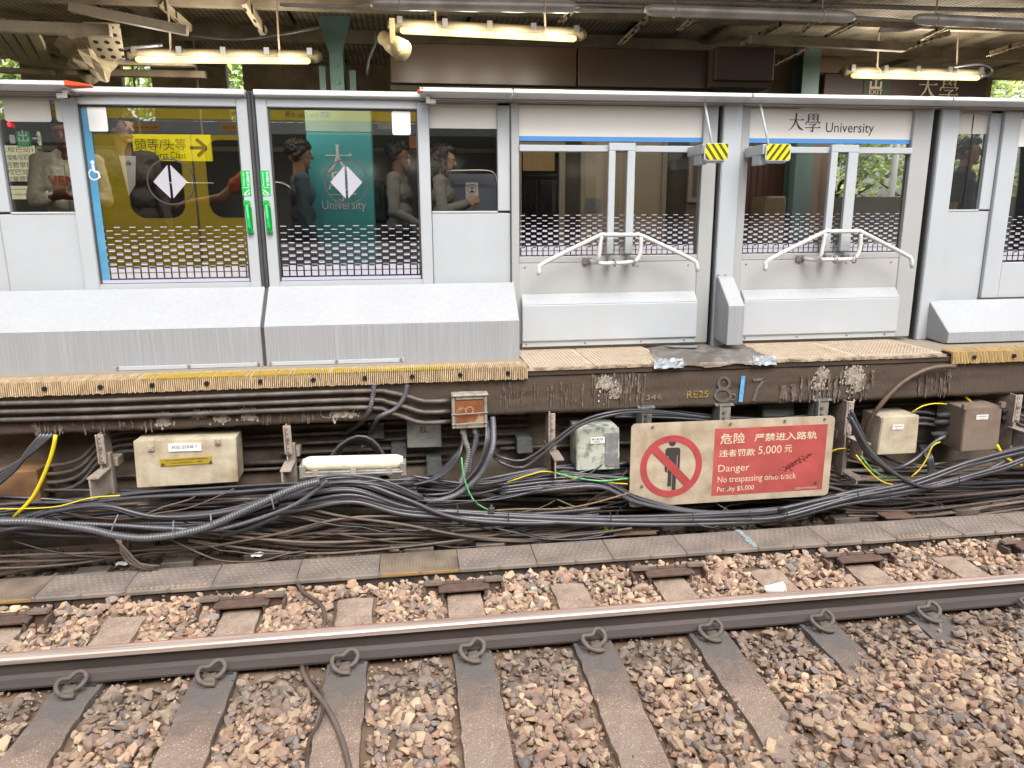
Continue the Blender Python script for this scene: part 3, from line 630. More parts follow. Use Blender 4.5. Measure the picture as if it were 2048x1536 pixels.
def capping(xa, xb, lab, orange):
    t = thing('capping_rail', lab, 'rail', (xa, 5.5, 3.07), 'white capping rails on top of the screens')
    s = MB(); s.prism([(5.40, 3.098), (5.40, 3.112), (5.407, 3.124), (5.43, 3.130), (5.68, 3.130), (5.68, 3.10), (5.60, 3.075), (5.46, 3.088)], xa, xb); s.build('rail_bar', m_railw, t, bevel=.003)
    s = MB(); s.box(xa, xb, 5.60, 5.68, 3.066, 3.078); s.box(xa, xb, 5.55, 5.59, 3.07, 3.083); s.build('under_channel', m_psd2, t)
    if orange:
        e, sg, ln = orange; s = MB()
        s.hexa([(e, 5.398, 3.094), (e, 5.5, 3.09), (e, 5.5, 3.133), (e, 5.398, 3.13), (e+sg*ln, 5.41, 3.094), (e+sg*ln, 5.47, 3.094), (e+sg*ln, 5.47, 3.110), (e+sg*ln, 5.41, 3.107)]); s.build('end_cap', M('orange cap', 'd8480c', .4, var=.1), t, bevel=.004)
        s = MB(); s.box(e-sg*.02, e-sg*.09, 5.48, 5.52, 3.03, 3.06); s.box(e-sg*.02, e-sg*.05, 5.47, 5.52, 3.03, 3.085); s.build('end_bracket', M('bracket grey', (.5, .49, .46), .5), t, bevel=.003)
xq = [X(1027, 184, 5.4), X(1506, 197, 5.4), X(1907, 205, 5.4)]
capping(-4.2, X(130, 170, 5.4), 'white capping rail with a long orange tip at the far left', (X(128, 170, 5.4), 1, .155))
capping(X(840, 183, 5.4), xq[0]-.006, 'short white capping rail with a small orange end beside the right sliding door', (X(846, 183, 5.4), -1, .04))
capping(xq[0]+.006, xq[1]-.006, 'white capping rail over the blank emergency door', None)
capping(xq[1]+.006, xq[2]-.006, 'white capping rail over the University emergency door', None)
capping(xq[2]+.006, 7, 'white capping rail at the far right', None)

# ---- emergency doors with panic bars
def edoor(xa, xb, fl_, fr_, lab, sign, pb, pb2, yoke, ends):
    t = thing('emergency_door', lab, 'platform door', (xa, YD, ZF))
    Y = YD; zt = 3.07; zg0 = 1.948
    f = MB(); f.box(xa-fl_, xa, Y-.005, Y+.07, 1.24, zt); f.box(xb, xb+fr_, Y-.005, Y+.07, 1.24, zt); f.box(xa, xb, Y, Y+.06, 1.90, zg0); f.build('frame', m_psd2, t, bevel=.004)
    pane(t, xa, xb, zg0, zt-.01, Y+.035, m_glass2)
    s = MB(); s.box(xa, xb, Y+.028, Y+.033, 2.835, zt-.012); hd = s.build('header_panel', m_cream, t)
    s = MB(); s.box(xa, xb, Y+.027, Y+.034, 2.803, 2.836); s.build('blue_stripe', m_blue, t)
    f = MB(); f.box(xa, xb, Y-.02, Y+.03, 2.722, 2.770); f.build('crossbar', m_psd, t, bevel=.005)
    f = MB(); f.box(xa, xb, Y+.004, Y+.05, 1.27, 1.90); f.build('kick_panel', M('warm grey panel', (.40, .405, .40), .45, var=.06, scale=1.2, dirt=(.35, .34, .33), damt=.3, dscale=1.5, dhard=.3), t)
    f = MB(); f.prism([(Y+.004, 1.27), (Y+.004, 1.658), (Y-.073, 1.578), (Y-.073, 1.30), (Y-.055, 1.29), (Y-.055, 1.25), (Y, 1.25)], xa+.012, xb-.005); f.build('kick_skirt', [m_psd], t, bevel=.004)
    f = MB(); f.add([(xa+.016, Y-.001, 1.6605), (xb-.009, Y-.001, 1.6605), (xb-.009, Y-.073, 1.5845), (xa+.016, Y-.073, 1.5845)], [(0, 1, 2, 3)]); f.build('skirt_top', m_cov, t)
    s = MB()
    for q in (.03, .36, .68, .93): s.cyl((xa+(xb-xa)*q, Y-.058, 1.272), (xa+(xb-xa)*q, Y-.050, 1.272), .008, 8)
    for q in (.03, .36, .66, .95): s.cyl((xa+(xb-xa)*q, Y+.0, 1.865), (xa+(xb-xa)*q, Y+.006, 1.865), .007, 8)
    s.each('screw', M('reddish screw', '8a5a50', .5), t)
    frit(t, xa+.012, xb-.02, zg0+.004, Y+.03, sc=.83)
    (l0, l1), (r0, r1) = yoke; s = MB()
    s.box(l0, r1, Y-.055, Y-.015, 2.728, 2.785); s.box(l0, l1, Y-.055, Y-.02, 1.965, 2.728); s.box(r0, r1, Y-.055, Y-.02, 1.965, 2.728); s.build('yoke', m_psd, t, bevel=.004)
    YB_ = Y-.17
    bar = MB(); bar.tube(spline([P(a, b, YB_) for a, b in pb], .03), .0165, 10); b_ = bar.build('push_bar', M('pale painted tube', (.56, .56, .53), .45, var=.05, bump=.2, bscale=140), t, smooth=True)
    bar = MB()
    for path in pb2:
        q = [P(a, b, YB_+d) for a, b, d in path]; bar.tube(spline(q, .02), .0155, 10)
    bar.build('bar_loop', MATS['pale painted tube'], b_, smooth=True)
    s = MB()
    for (a0, a1) in yoke:
        cx = (a0+a1)/2; s.box(cx-.022, cx+.022, Y-.09, Y-.03, 1.895, 1.935); s.tube([(cx, Y-.19+.03*math.cos(R(k)), 1.905+.03*math.sin(R(k))) for k in range(0, 361, 40)], .006, 6); s.tube([(cx+.03, Y-.12, 1.9), (cx-.03, Y-.12, 1.9)], .01, 6)
    q = P(pb2[0][0][0]-4, pb2[0][0][1], Y-.01); s.box(q.x-.05, q.x+.02, Y-.012, Y+.002, q.z-.025, q.z+.025); s.each('bar_clamp', m_bolt, b_)
    return t, hd
e1, hd1 = edoor(X(1038, 300, YD), X(1405, 300, YD), X(1038, 300, YD)-X(1022.5, 300, YD), .115, 'emergency screen door with a blank cream header and a beige door behind', None,
    [(1078, 550), (1078, 536), (1090, 525), (1195, 473), (1210, 470), (1270, 470), (1287, 473), (1380, 517), (1393, 528), (1395, 543)],
    [[(1182, 522, .15), (1190, 525, .05), (1197, 515, 0), (1199, 500, 0), (1203, 472, 0)], [(1282, 474, 0), (1281, 500, 0), (1276, 517, 0), (1262, 524, 0), (1208, 527, 0), (1190, 524, .08)]],
    ((X(1218, 300, YD-.05), X(1231.5, 300, YD-.05)), (X(1255.5, 300, YD-.05), X(1271, 300, YD-.05))), None)
e2, hd2 = edoor(X(1497, 300, YD), X(1822, 300, YD), X(1497, 300, YD)-X(1480, 300, YD), .165, 'emergency screen door whose header reads University in Chinese and English', 'U',
    [(1531, 541), (1531, 530), (1541, 518), (1645, 466), (1658, 463), (1715, 463), (1727, 466), (1808, 508), (1822, 518), (1824, 536)],
    [[(1608, 517, .15), (1630, 520, .05), (1641, 512, 0), (1645, 495, 0), (1650, 467, 0)], [(1722, 468, 0), (1720, 495, 0), (1713, 513, 0), (1700, 518, 0), (1650, 519, 0), (1635, 519, .08)]],
    ((X(1663, 300, YD-.05), X(1677, 300, YD-.05)), (X(1698, 300, YD-.05), X(1718, 300, YD-.05))), None)
s = MB(); a, b = P(1574, 262, YD+.025), P(1640, 262, YD+.025); sz = (b.x-a.x)/2*1.02
glyph(s, DA, a.x, a.z-.004, sz, YD+.0245); glyph(s, XUE, a.x+sz*1.0, a.z-.004, sz, YD+.0245)
letters(s, 'University', X(1651, 266, YD+.026), Z(1651, 271, YD+.026), YD+.026, .098, X(1747, 266, YD+.026)-X(1651, 266, YD+.026)); s.build('station_name', m_ink, hd2)
# hazard plates on brackets
m_yel = M('signal yellow', 'd8cf00', .35, var=.04)
def hazard(x0, y0, x1, y1, slope, lab, arm0, rod):
    Y = 5.28; a, b = P(x0, y0, Y), P(x1, y1, Y); t = thing('hazard_plate', lab, 'warning plate', (a.x, Y, b.z), 'striped warning plates on brackets')
    s = MB(); s.plate(rrect(a.x-.008, b.x+.008, b.z-.008, a.z+.004, .022), Y+.003, Y+.012); s.build('rim', m_psd, t)
    s = MB(); s.plate(rrect(a.x, b.x, b.z, a.z, .016), Y+.001, Y+.004); s.build('face', m_yel, t)
    s = MB(); W_, H_ = b.x-a.x, a.z-b.z
    for k in range(-4, 7):
        xx = a.x+k*.054+.012; p = [(xx, b.z), (xx+.024, b.z), (xx+.024+slope*H_, a.z), (xx+slope*H_, a.z)]
        p = clip_poly(p, a.x+.001, b.x-.001, b.z+.001, a.z-.001)
        if p: s.plate(p, Y-.001, Y+.0012)
    s.build('stripes', M('stripe brown', '4a4212', .5), t)
    s = MB(); c0 = X(arm0, 300, Y+.1); s.box(c0-.005, (a.x+b.x)/2, Y+.02, YD-.02, a.z-.07, a.z-.0); s.box(c0, c0+.05, Y+.06, Y+.2, b.z-.03, b.z+.06); s.box(a.x+.01, b.x-.02, Y+.014, Y+.09, b.z-.02, b.z+.02); s.build('bracket', m_psd, t, bevel=.003)
    s = MB(); s.tube([P(rod[0], rod[1], 5.5), P(rod[2], rod[3], Y+.05)], .0085, 8); s.build('stay_rod', m_psd, t, smooth=True)
hazard(1412, 287, 1455, 319, -.75, 'yellow and black striped plate with stripes falling to the right, left of the white post', 1398, (1409, 204, 1424, 287))
hazard(1535, 288, 1579, 320, .75, 'yellow and black striped plate with stripes rising to the right, right of the white post', 1517, (1520, 206, 1537, 289))
# posts
def post(xa, xb, lab, face2=None):
    t = thing('screen_post', lab, 'post', (xa, YD, ZF)); s = MB(); s.box(xa, xb, YD-.03, YD+.08, ZF, 3.075); s.build('post_body', m_psd, t, bevel=.006, seg=2)
    s = MB(); s.box(xa-.012, xa-.001, YD+.0, YD+.06, ZF, 3.07); s.build('seal', m_rub, t); return t
p_a = post(X(1443, 330, YD-.03), X(1480, 330, YD-.03), 'white post between the two emergency doors above the small sloped cover')
s = MB()
for q in (1436, 1450):
    v = P(q, 551, YD-.03); s.cyl((v.x, YD-.036, v.z), (v.x, YD-.028, v.z), .010, 8)
s.each('bolt', m_bolt, p_a)
p_b = post(X(1868, 330, YD), X(1868, 330, YD)+.16, 'white post right of the University emergency door')
xr0 = X(1868, 330, YD)+.164; xw1 = X(1966, 330, YD+.05)
fr = fixed('fixed_screen', 'fixed screen at the right with a man in black behind it', xr0, xw1+.10, Z(1920, 419, YD+.03), 3.075, YD+.03, None, .005, .10)
for a, b, e, d in ((1899, 226, 1944, 268), (1947, 226, 1977, 268)):
    s = MB(); p0, p1 = P(a, b, YD+.06), P(e, d, YD+.06); s.plate(rrect(p0.x, p1.x, p1.z, p0.z, .016), YD+.06, YD+.064); s.build('blank_plate', m_cream, fr)
s = MB(); v = P(1946, 268, YD+.07); s.box(v.x-.006, v.x+.006, YD+.07, YD+.08, 2.25, 3.05); s.build('dark_joint', m_rub, fr)
xl3 = xw1+.105
t = thing('sliding_door', 'partly seen sliding screen door cut by the right edge of the view', 'platform door', (xl3, YD, ZF))
f = MB(); bezel(f, xl3, xl3+1.25, 1.55, 3.062, .155, .08, .30, .05, YD, YD+.06); f.build('frame', m_psd, t, bevel=.005)
pane(t, xl3+.155, xl3+1.17, 1.85, 3.01, YD+.037, m_glass2); frit(t, xl3+.165, xl3+1.16, 1.86, YD+.034)
s = MB(); s.box(xl3+.155, xl3+1.17, YD+.028, YD+.033, 2.79, 3.01); s.build('header_panel', m_cream, t)
# ---- sloped covers in front of the doors
def cover(xa, xb, prof, lab, screws, strip=None):
    t = thing('sloped_cover', lab, 'cover', (xa, 5.4, ZF), 'sloped white covers at the foot of the screens')
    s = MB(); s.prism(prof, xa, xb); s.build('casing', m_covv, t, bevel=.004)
    s = MB(); q = [p_ for p_ in prof if p_[1] > 1.28]
    hi = sorted(q, key=lambda p_: -p_[1])
    for a, b in zip(hi[:-1], hi[1:]):
        if abs(a[0]-b[0]) > .012 and b[1] > 1.29:
            n = Vector((b[1]-a[1], a[0]-b[0])); n = n/n.length*.0025
            if n.y < 0: n = -n
            s.add([(xa+.004, a[0]+n.x, a[1]+n.y), (xb-.004, a[0]+n.x, a[1]+n.y), (xb-.004, b[0]+n.x, b[1]+n.y), (xa+.004, b[0]+n.x, b[1]+n.y)], [(0, 1, 2, 3)])
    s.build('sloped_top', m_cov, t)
    if screws:
        s = MB()
        for a, b in screws:
            v = P(a, b, 5.47); s.cyl((v.x, 5.473, v.z), (v.x, 5.462, v.z-.012+.02), .008, 8)
        s.each('screw', m_steel, t)
    if strip:
        s = MB(); s.box(strip[0], strip[1], YL-.012, YL-.001, 1.212, 1.240); u = s.build('bottom_strip', m_psd, t, bevel=.002)
        s = MB()
        for q in np.linspace(strip[0]+.02, strip[1]-.02, 3): s.cyl((q, YL-.02, 1.232), (q, YL-.012, 1.232), .011, 8)
        s.each('bolt', m_steel, u)
    return t
CP1 = [(5.618, 1.213), (5.618, 1.752), (5.585, 1.722), (YL, 1.493), (YL, 1.200)]
xm = X(524, 655, YL)
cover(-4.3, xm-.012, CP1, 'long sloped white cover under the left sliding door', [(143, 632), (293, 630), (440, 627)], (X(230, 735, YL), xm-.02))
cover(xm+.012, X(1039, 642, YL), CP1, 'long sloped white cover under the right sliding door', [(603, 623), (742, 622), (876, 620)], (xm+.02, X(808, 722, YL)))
s = MB(); s.prism([(5.61, 1.3), (5.61, 1.74), (YL+.012, 1.49), (YL+.012, 1.20)], xm-.011, xm+.011); s.build('cover_seal', m_rub, label='dark rubber seal between the two long sloped covers', cat='seal')
xs0 = .4305*YD
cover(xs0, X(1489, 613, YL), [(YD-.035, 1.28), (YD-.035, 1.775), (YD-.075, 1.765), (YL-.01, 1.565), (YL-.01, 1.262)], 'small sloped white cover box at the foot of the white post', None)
xr1 = .7684*YD
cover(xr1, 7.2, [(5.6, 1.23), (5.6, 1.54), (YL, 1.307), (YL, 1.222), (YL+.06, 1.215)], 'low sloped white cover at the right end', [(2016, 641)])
# ---------------------------------------------------------------- equipment below the platform edge
m_bx = M('stained cream steel', 'c4baa4', .6, var=.12, scale=3, dirt='86704f', damt=.52, dscale=5, dhard=.16, bump=.1)
m_bx2 = M('chipped pale paint', 'b4baac', .65, var=.12, scale=4, dirt='5a5850', damt=.45, dscale=11, dhard=.06, bump=.2)
m_bx3 = M('dull brown steel', '8a7a6d', .5, .15, var=.12, scale=3, dirt='54473d', damt=.4)
m_gal = M('galvanised grey', '8c8d87', .55, .2, var=.15, scale=6, dirt='625c55', damt=.4, dscale=9)
m_dbx = M('dark grey box', '565a58', .65, var=.2, scale=6, dirt='221f1c', damt=.4, dscale=8)
m_brk = M('grey brown bracket steel', 'a4978b', .6, .1, var=.15, scale=8, dirt='76675a', damt=.4, dscale=14, orand=.12)
def pbox(name, lab, cat, corners, Y, dep, mat, mdoor=None, lid=.018, group=None, bev=.006):
    """corners: TL TR BR BL pixels of the front face"""
    q = [P(a, b, Y) for a, b in corners]; ctr = sum(q, Vector())/4
    t = thing(name, lab, cat, (ctr.x, Y, min(v.z for v in q)), group)
    f = [(v.x, v.z) for v in (q[3], q[2], q[1], q[0])]
    s = MB(); s.plate(f, Y+lid, Y+dep); s.build('body', mat, t, bevel=bev)
    s = MB(); g_ = [(ctr.x+(a-ctr.x)*1.012, ctr.z+(b-ctr.z)*1.015) for a, b in f]; s.plate(g_, Y, Y+lid-.002); d = s.build('lid', mdoor or mat, t, bevel=bev, seg=2)
    return t, d, q
t, d, q = pbox('equipment_box', 'large stained cream steel box marked FOD ZONE 7 on the left', 'box', [(267, 882), (470, 876), (475, 964), (275, 976)], 4.86, .2, m_bx)
s = MB(); a = P(338, 903, 4.858); b = P(402, 886, 4.858); s.plate([(a.x, a.z), (b.x, b.z-.052), (b.x, b.z), (a.x, a.z+.052)], 4.852, 4.858); lb = s.build('name_label', m_white, d)
s = MB(); letters(s, 'FOD ZONE 7', a.x+.025, a.z+.017, 4.8505, .02, b.x-a.x-.05, tilt=.02); s.build('label_text', m_ink, lb)
s = MB(); a = P(321, 932, 4.858); b = P(423, 912, 4.858); s.plate([(a.x, a.z), (b.x, b.z-.048), (b.x, b.z), (a.x, a.z+.048)], 4.852, 4.858); lb = s.build('warning_label', M('dirty yellow label', 'a08a22', .6, var=.15, scale=20), d)
s = MB(); letters(s, '注意切勿移動此箱 緊急時請通知車務控制室', a.x+.03, a.z+.031, 4.8505, .011, .27, tilt=.02); letters(s, '此箱內有帶電設備 小心觸電', a.x+.07, a.z+.012, 4.8505, .011, .2, tilt=.02)
for qx in (.018, .32): s.plate([(a.x+qx-.012, a.z+.004), (a.x+qx+.012, a.z+.004), (a.x+qx, a.z+.026)], 4.8505, 4.852)
s.build('label_text', m_ink, lb)
s = MB()
for u, v in ((302, 896), (436, 883)): w_ = P(u, v, 4.858); s.box(w_.x-.019, w_.x+.019, 4.845, 4.858, w_.z-.019, w_.z+.019); s.cyl((w_.x, 4.84, w_.z), (w_.x, 4.85, w_.z), .008, 6)
s.each('lid_fastener', m_brk, d, bevel=.002)
# EL plate
t, d, q = pbox('cover_plate_box', 'flat grey box with the letters EL on the sooty wall', 'box', [(814, 835), (881, 836), (883, 894), (815, 896)], 5.04, .17, m_gal)
s = MB(); letters(s, 'EL', (q[0].x+q[1].x)/2, q[3].z+.11, 5.038, .045, .055, bold=.02, align='C'); s.build('letters', m_ink, d)
for lab, cs, Y, mt in (('small dark junction box left of the EL box, lower', [(782, 888), (812, 887), (813, 915), (783, 917)], 5.10, m_dbx), ('small speckled junction box right below the EL box', [(853, 918), (883, 917), (884, 951), (855, 952)], 5.04, m_dbx),
                       ('small dark junction box left of the tall bracket by the white box', [(1034, 877), (1064, 876), (1066, 906), (1035, 908)], 5.04, m_dbx), ('thin dark plate with four screws left above the EL box', [(736, 845), (767, 845), (768, 877), (737, 879)], 5.12, m_dbx),
                       ('pale plain plate under the beam above the danger sign', [(1527, 811), (1588, 807), (1588, 832), (1527, 835)], 5.08, m_gal)):
    t, d, q = pbox('junction_box', lab, 'junction box', cs, Y, .12, mt, group='small junction boxes on the recess wall')
    s = MB()
    for v in q: w_ = (q[0]+q[2])/2; s.cyl((w_.x+(v.x-w_.x)*.85, Y-.004, w_.z+(v.z-w_.z)*.85), (w_.x+(v.x-w_.x)*.85, Y+.002, w_.z+(v.z-w_.z)*.85), .006, 6)
    s.each('screw', m_bolt, d)
# rusty square floodlight box
Y = 4.80; q = [P(a, b, Y) for a, b in ((903, 793), (974, 791), (975, 857), (904, 859))]
t = thing('floodlight', 'square pale framed light box with a rusty face bolted to the concrete beam', 'light box', (q[3].x, Y, q[3].z))
x0, x1, z0, z1 = q[0].x, q[1].x, q[3].z, q[0].z
s = MB(); s.box(x0+.015, x1-.015, Y+.03, YE+.02, z0+.02, z1-.02); s.build('housing', m_gal, t)
s = MB(); bezel(s, x0, x1, z0, z1, .022, .022, .03, .03, Y, Y+.05); s.box(x0, x1+.01, Y-.01, Y+.09, z1-.006, z1+.012); s.build('surround', M('weathered white', '9a9488', .7, var=.2, scale=12, dirt='5e5448', damt=.45, dscale=16), t, bevel=.006)
s = MB(); s.box(x0+.02, x1-.02, Y+.012, Y+.03, z0+.02, z1-.02); fc = s.build('face', M('rust face', '7a4a2c', .9, var=.25, scale=14, dirt='b09a7c', damt=.35, dscale=9, dhard=.05), t)
s = MB(); s.ring((x0+x1)/2, (z0+z1)/2+.01, .022, .03, Y+.009, n=14); s.build('rust_ring', M('pale rust', 'b87a5a', .9), fc)
s = MB(); s.tube([(x0-.005, Y-.006, z0+.105), (x1+.005, Y-.006, z0+.112)], .004, 6); s.tube([(x0-.002, Y-.006, z0+.036), (x1+.002, Y-.006, z0+.042)], .004, 6); s.each('guard_wire', m_gal, t)
s = MB()
for u in (.32, .67): xx = x0+(x1-x0)*u; s.cyl((xx, Y+.06, z0), (xx, Y+.06, z0-.05), .02, 10)
s.each('cable_gland', m_brk, t)
# other boxes
def small_label(d, x, y, w_, h_, Y, txt=('高壓電線', '小心')):
    a = P(x, y, Y); s = MB(); s.box(a.x, a.x+w_, Y-.004, Y, a.z-h_, a.z); lb = s.build('maker_plate', m_white, d)
    s = MB(); letters(s, txt[0], a.x+w_*.12, a.z-h_*.42, Y-.0055, h_*.24, w_*.76); letters(s, txt[1], a.x+w_*.25, a.z-h_*.8, Y-.0055, h_*.24, w_*.5); s.build('plate_text', m_ink, lb)
t, d, q = pbox('equipment_box', 'pale green steel box with chipped paint left of the danger sign', 'box', [(1154, 858), (1238, 855), (1239, 938), (1154, 941)], 4.84, .24, m_bx2); small_label(d, 1181, 875, .105, .046, 4.838, ('FD', 'LEVEL 1'))
s = MB()
for k in range(26):
    zz = q[3].z+.02+k*.0095; s.plate([(q[1].x-.095+rnd.uniform(-.006, .006), zz), (q[1].x-.004, zz), (q[1].x-.004, zz+.0098), (q[1].x-.095+rnd.uniform(-.006, .006), zz+.0098)], 4.8355, 4.8385)
s.build('grey_paint_patch', M('grey repaint', '77787a', .6, var=.1, dirt='b8b8aa', damt=.25, dscale=20), d)
t, d, q = pbox('equipment_box', 'stained grey steel box right of the danger sign, left of the brown one', 'box', [(1765, 835), (1839, 831), (1832, 906), (1755, 910)], 4.86, .25, m_bx); small_label(d, 1785, 850, .09, .036, 4.858)
t, d, q = pbox('equipment_box', 'dull brown steel box with cable sockets at the right', 'box', [(1931, 817), (2005, 812), (1996, 898), (1922, 904)], 4.80, .30, m_bx3); small_label(d, 1953, 830, .098, .036, 4.798)
s = MB()
for (u, v) in ((1926, 828), (1920, 842), (1915, 866)): a = P(u, v, 4.95); s.tube([a, a+Vector((-.1, .02, -.01)), a+Vector((-.2, .03, -.01))], [.03, .028, .018], 10)
for v in (822, 838): a = P(2004, v, 4.95); s.tube([a, a+Vector((.1, .0, 0))], [.026, .018], 10)
s.each('cable_boot', m_rub, t, smooth=True)
s = MB()
for v in (q[0], q[1]): s.box(v.x-.02, v.x+.02, 4.79, 4.82, v.z-.01, v.z+.03)
s.each('lug', m_bx3, t)
s = MB(); a, b = P(-20, 945, 5.0), P(82, 1005, 5.0); s.box(a.x, b.x, 5.0, 5.3, b.z, a.z); s.build('pull_box', M('brown rusty sheet', '8f6a48', .8, var=.3, scale=5, dirt='3a2b20', damt=.45, dscale=5), bevel=.008, label='brown rusty sheet metal pull box at the far left under the beam', cat='box')
# cable brackets: perforated uprights with shelf angles
def bracket(x, y0, y1, w_, lab, Y=4.86, shelf=None, bolts=(.2, .42)):
    a, b = P(x, y0, Y), P(x, y1, Y); k = w_*.00345; t = thing('cable_bracket', lab, 'bracket', (a.x, Y, b.z), 'steel cable brackets under the platform')
    zm = a.z-(a.z-b.z)*.45; s = MB(); s.box(a.x-k/2, a.x+k/2, Y, Y+.012, zm, a.z); s.box(a.x-k/2+.012, a.x+k/2+.01, Y+.04, Y+.09, b.z, zm+.06); s.box(a.x-k/2+.01, a.x-k/2+.02, Y, Y+.2, b.z, a.z); s.box(a.x-k/2, a.x+k/2+.03, Y+.1, Y+.2, zm-.05, zm+.01); s.build('upright', m_brk, t, bevel=.003)
    s = MB()
    for f in bolts: zz = a.z-(a.z-b.z)*f; s.cyl((a.x, Y-.012, zz), (a.x, Y+.002, zz), .011, 6)
    s.each('bolt', m_bolt, t)
    s = MB()
    for f in (.06, .13, .28, .36): zz = a.z-(a.z-b.z)*f; s.plate([(a.x+.005*math.cos(R(j*60)), zz+.005*math.sin(R(j*60))) for j in range(6)], Y-.001, Y+.002)
    s.each('hole', MATS['black hole'], t)
    for f, hgt, dx in (shelf or ()):
        zz = a.z-(a.z-b.z)*f; s = MB(); s.hexa([(a.x+dx-.03, Y-.16, zz-hgt), (a.x+dx-.02, Y-.16, zz-hgt), (a.x+dx+.02, Y+.05, zz-hgt*1.2), (a.x+dx+.01, Y+.05, zz-hgt*1.2), (a.x+dx-.03, Y-.16, zz), (a.x+dx-.02, Y-.16, zz), (a.x+dx+.02, Y+.05, zz), (a.x+dx+.01, Y+.05, zz)])
        s.box(a.x+dx-.035, a.x+dx+.035, Y-.165, Y+.04, zz, zz+.01); s.build('shelf', m_brk, t)
bracket(197, 870, 1000, 15, 'perforated steel bracket with a shelf left of the cream box', shelf=((.55, .14, -.0),))
bracket(573, 852, 978, 15, 'perforated steel bracket with a shelf left of the trackside light', shelf=((.6, .12, -.0),))
bracket(1104, 827, 985, 14, 'perforated steel bracket left of the pale green box', shelf=((.5, .13, .02),))
bracket(1702, 803, 950, 17, 'hooked perforated steel bracket right of the danger sign', shelf=((.5, .13, .05), (.97, .03, .03)))
bracket(2040, 790, 910, 18, 'perforated steel bracket at the right edge', shelf=((.55, .12, .0),))
for (x0, y0, x1, y1, lab) in ((1281, 819, 1303, 848, 'short bolted steel hanger above the left end of the danger sign'), (1436, 814, 1460, 842, 'short bolted steel hanger above the middle of the danger sign'), (1632, 804, 1655, 836, 'short bolted steel hanger above the right end of the danger sign')):
    a, b = P(x0, y0, 4.9), P(x1, y1, 4.9); t = thing('sign_hanger', lab, 'hanger', (a.x, 4.9, b.z), 'bolted hangers holding the danger sign')
    s = MB(); s.box(a.x, b.x, 4.90, 4.912, b.z-.12, a.z+.02); s.box(a.x, a.x+.01, 4.86, 5.0, b.z-.1, a.z+.02); s.box(a.x-.02, b.x+.02, 4.89, 5.1, a.z+.008, a.z+.02); s.box((a.x+b.x)/2-.02, (a.x+b.x)/2+.02, 4.79, 4.90, b.z-.1, b.z-.04); s.build('angle', m_gal, t)
    s = MB()
    for f in (.35, .75): s.cyl(((a.x+b.x)/2, 4.888, a.z+(b.z-a.z)*f), ((a.x+b.x)/2, 4.9, a.z+(b.z-a.z)*f), .012, 6)
    s.each('bolt', M('brown bolt', '7a5a40', .6), t)
# danger sign
Y = 4.78; TL, TR, BR, BL = [P(*v, Y) for v in ((1254, 849), (1662, 832), (1656, 990), (1258, 1015))]
t = thing('danger_sign', 'weathered red and cream danger sign warning against trespassing onto the track', 'sign', (TL.x, Y, BL.z))
U = (TR-TL).normalized()
def sg(u, v):                                          # u, v in metres on the sign board from its lower-left corner
    w_ = (TR.x-TL.x); h_ = .62; return (BL.x+(BR.x-BL.x)*(u/1.545)*(1-0)+0, BL.z+(BR.z-BL.z)*(u/1.545)+v*((TL.z-BL.z)*(1-u/1.545)+(TR.z-BR.z)*(u/1.545))/.62)
def sgpoly(pts): return [sg(a, b) for a, b in pts]
s = MB(); s.plate(sgpoly(rrect(0, 1.545, 0, .62, .035)), Y, Y+.012); bd = s.build('board', M('soiled cream sign', 'c0b19b', .5, var=.1, scale=4, dirt='7c6a52', damt=.45, dscale=5, dhard=.2), t)
s = MB(); s.plate(sgpoly([(.622, .05), (1.49, .05), (1.49, .56), (.622, .56)]), Y-.0015, Y); rp = s.build('red_panel', M('weathered red', (.43, .085, .075), .5, var=.2, scale=5, dirt=(.28, .055, .05), damt=.4, dscale=4, dhard=.2), t)
s = MB(); cx, cz, r0, r1 = .305, .295, .185, .232
def sgring(s, Yv):
    for i in range(48):
        a, b = 2*math.pi*i/48, 2*math.pi*(i+1)/48; s.plate(sgpoly([(cx+r0*math.cos(a), cz+r0*math.sin(a)), (cx+r1*math.cos(a), cz+r1*math.sin(a)), (cx+r1*math.cos(b), cz+r1*math.sin(b)), (cx+r0*math.cos(b), cz+r0*math.sin(b))]), Yv, Yv+.001)
sgring(s, Y-.003); k = .7071; s.plate(sgpoly([(cx-r0*k-.035*k*.7-.01, cz+r0*k-.01), (cx-r0*k+.015, cz+r0*k+.03), (cx+r0*k+.02, cz-r0*k+.015), (cx+r0*k-.02, cz-r0*k-.03)]), Y-.0035, Y-.0025)
s.build('prohibition_ring', M('sign red', (.38, .06, .06), .45, var=.15, scale=6), t)
s = MB(); px_ = .318
def sgd(s, u, v, r, Yv): s.plate(sgpoly([(u+r*math.cos(2*math.pi*i/20), v+r*math.sin(2*math.pi*i/20)) for i in range(20)]), Yv, Yv+.001)
sgd(s, px_-.012, .472, .026, Y-.002)
s.plate(sgpoly(rrect(px_-.062, px_+.05, .25, .435, .022)), Y-.002, Y-.001); s.plate(sgpoly([(px_-.036, .145), (px_-.008, .145), (px_-.008, .30), (px_-.036, .30)]), Y-.0022, Y-.001); s.plate(sgpoly([(px_-.003, .115), (px_+.026, .115), (px_+.026, .30), (px_-.003, .30)]), Y-.0021, Y-.001)
s.build('walking_figure', M('figure ink', '3a3432', .6, var=.15), t)
s = MB()
for u in (-.043, .0265): s.plate(sgpoly([(px_+u, .255), (px_+u+.004, .255), (px_+u+.004, .375), (px_+u, .375)]), Y-.0026, Y-.0022)
s.build('figure_gap', MATS['soiled cream sign'], t)
s = MB(); m_sgt = M('sign lettering', 'cfc0a6', .6, var=.12, scale=30)
tl = math.atan2((BR.z-BL.z), (BR.x-BL.x)); tu = math.atan2(TR.z-TL.z, TR.x-TL.x)
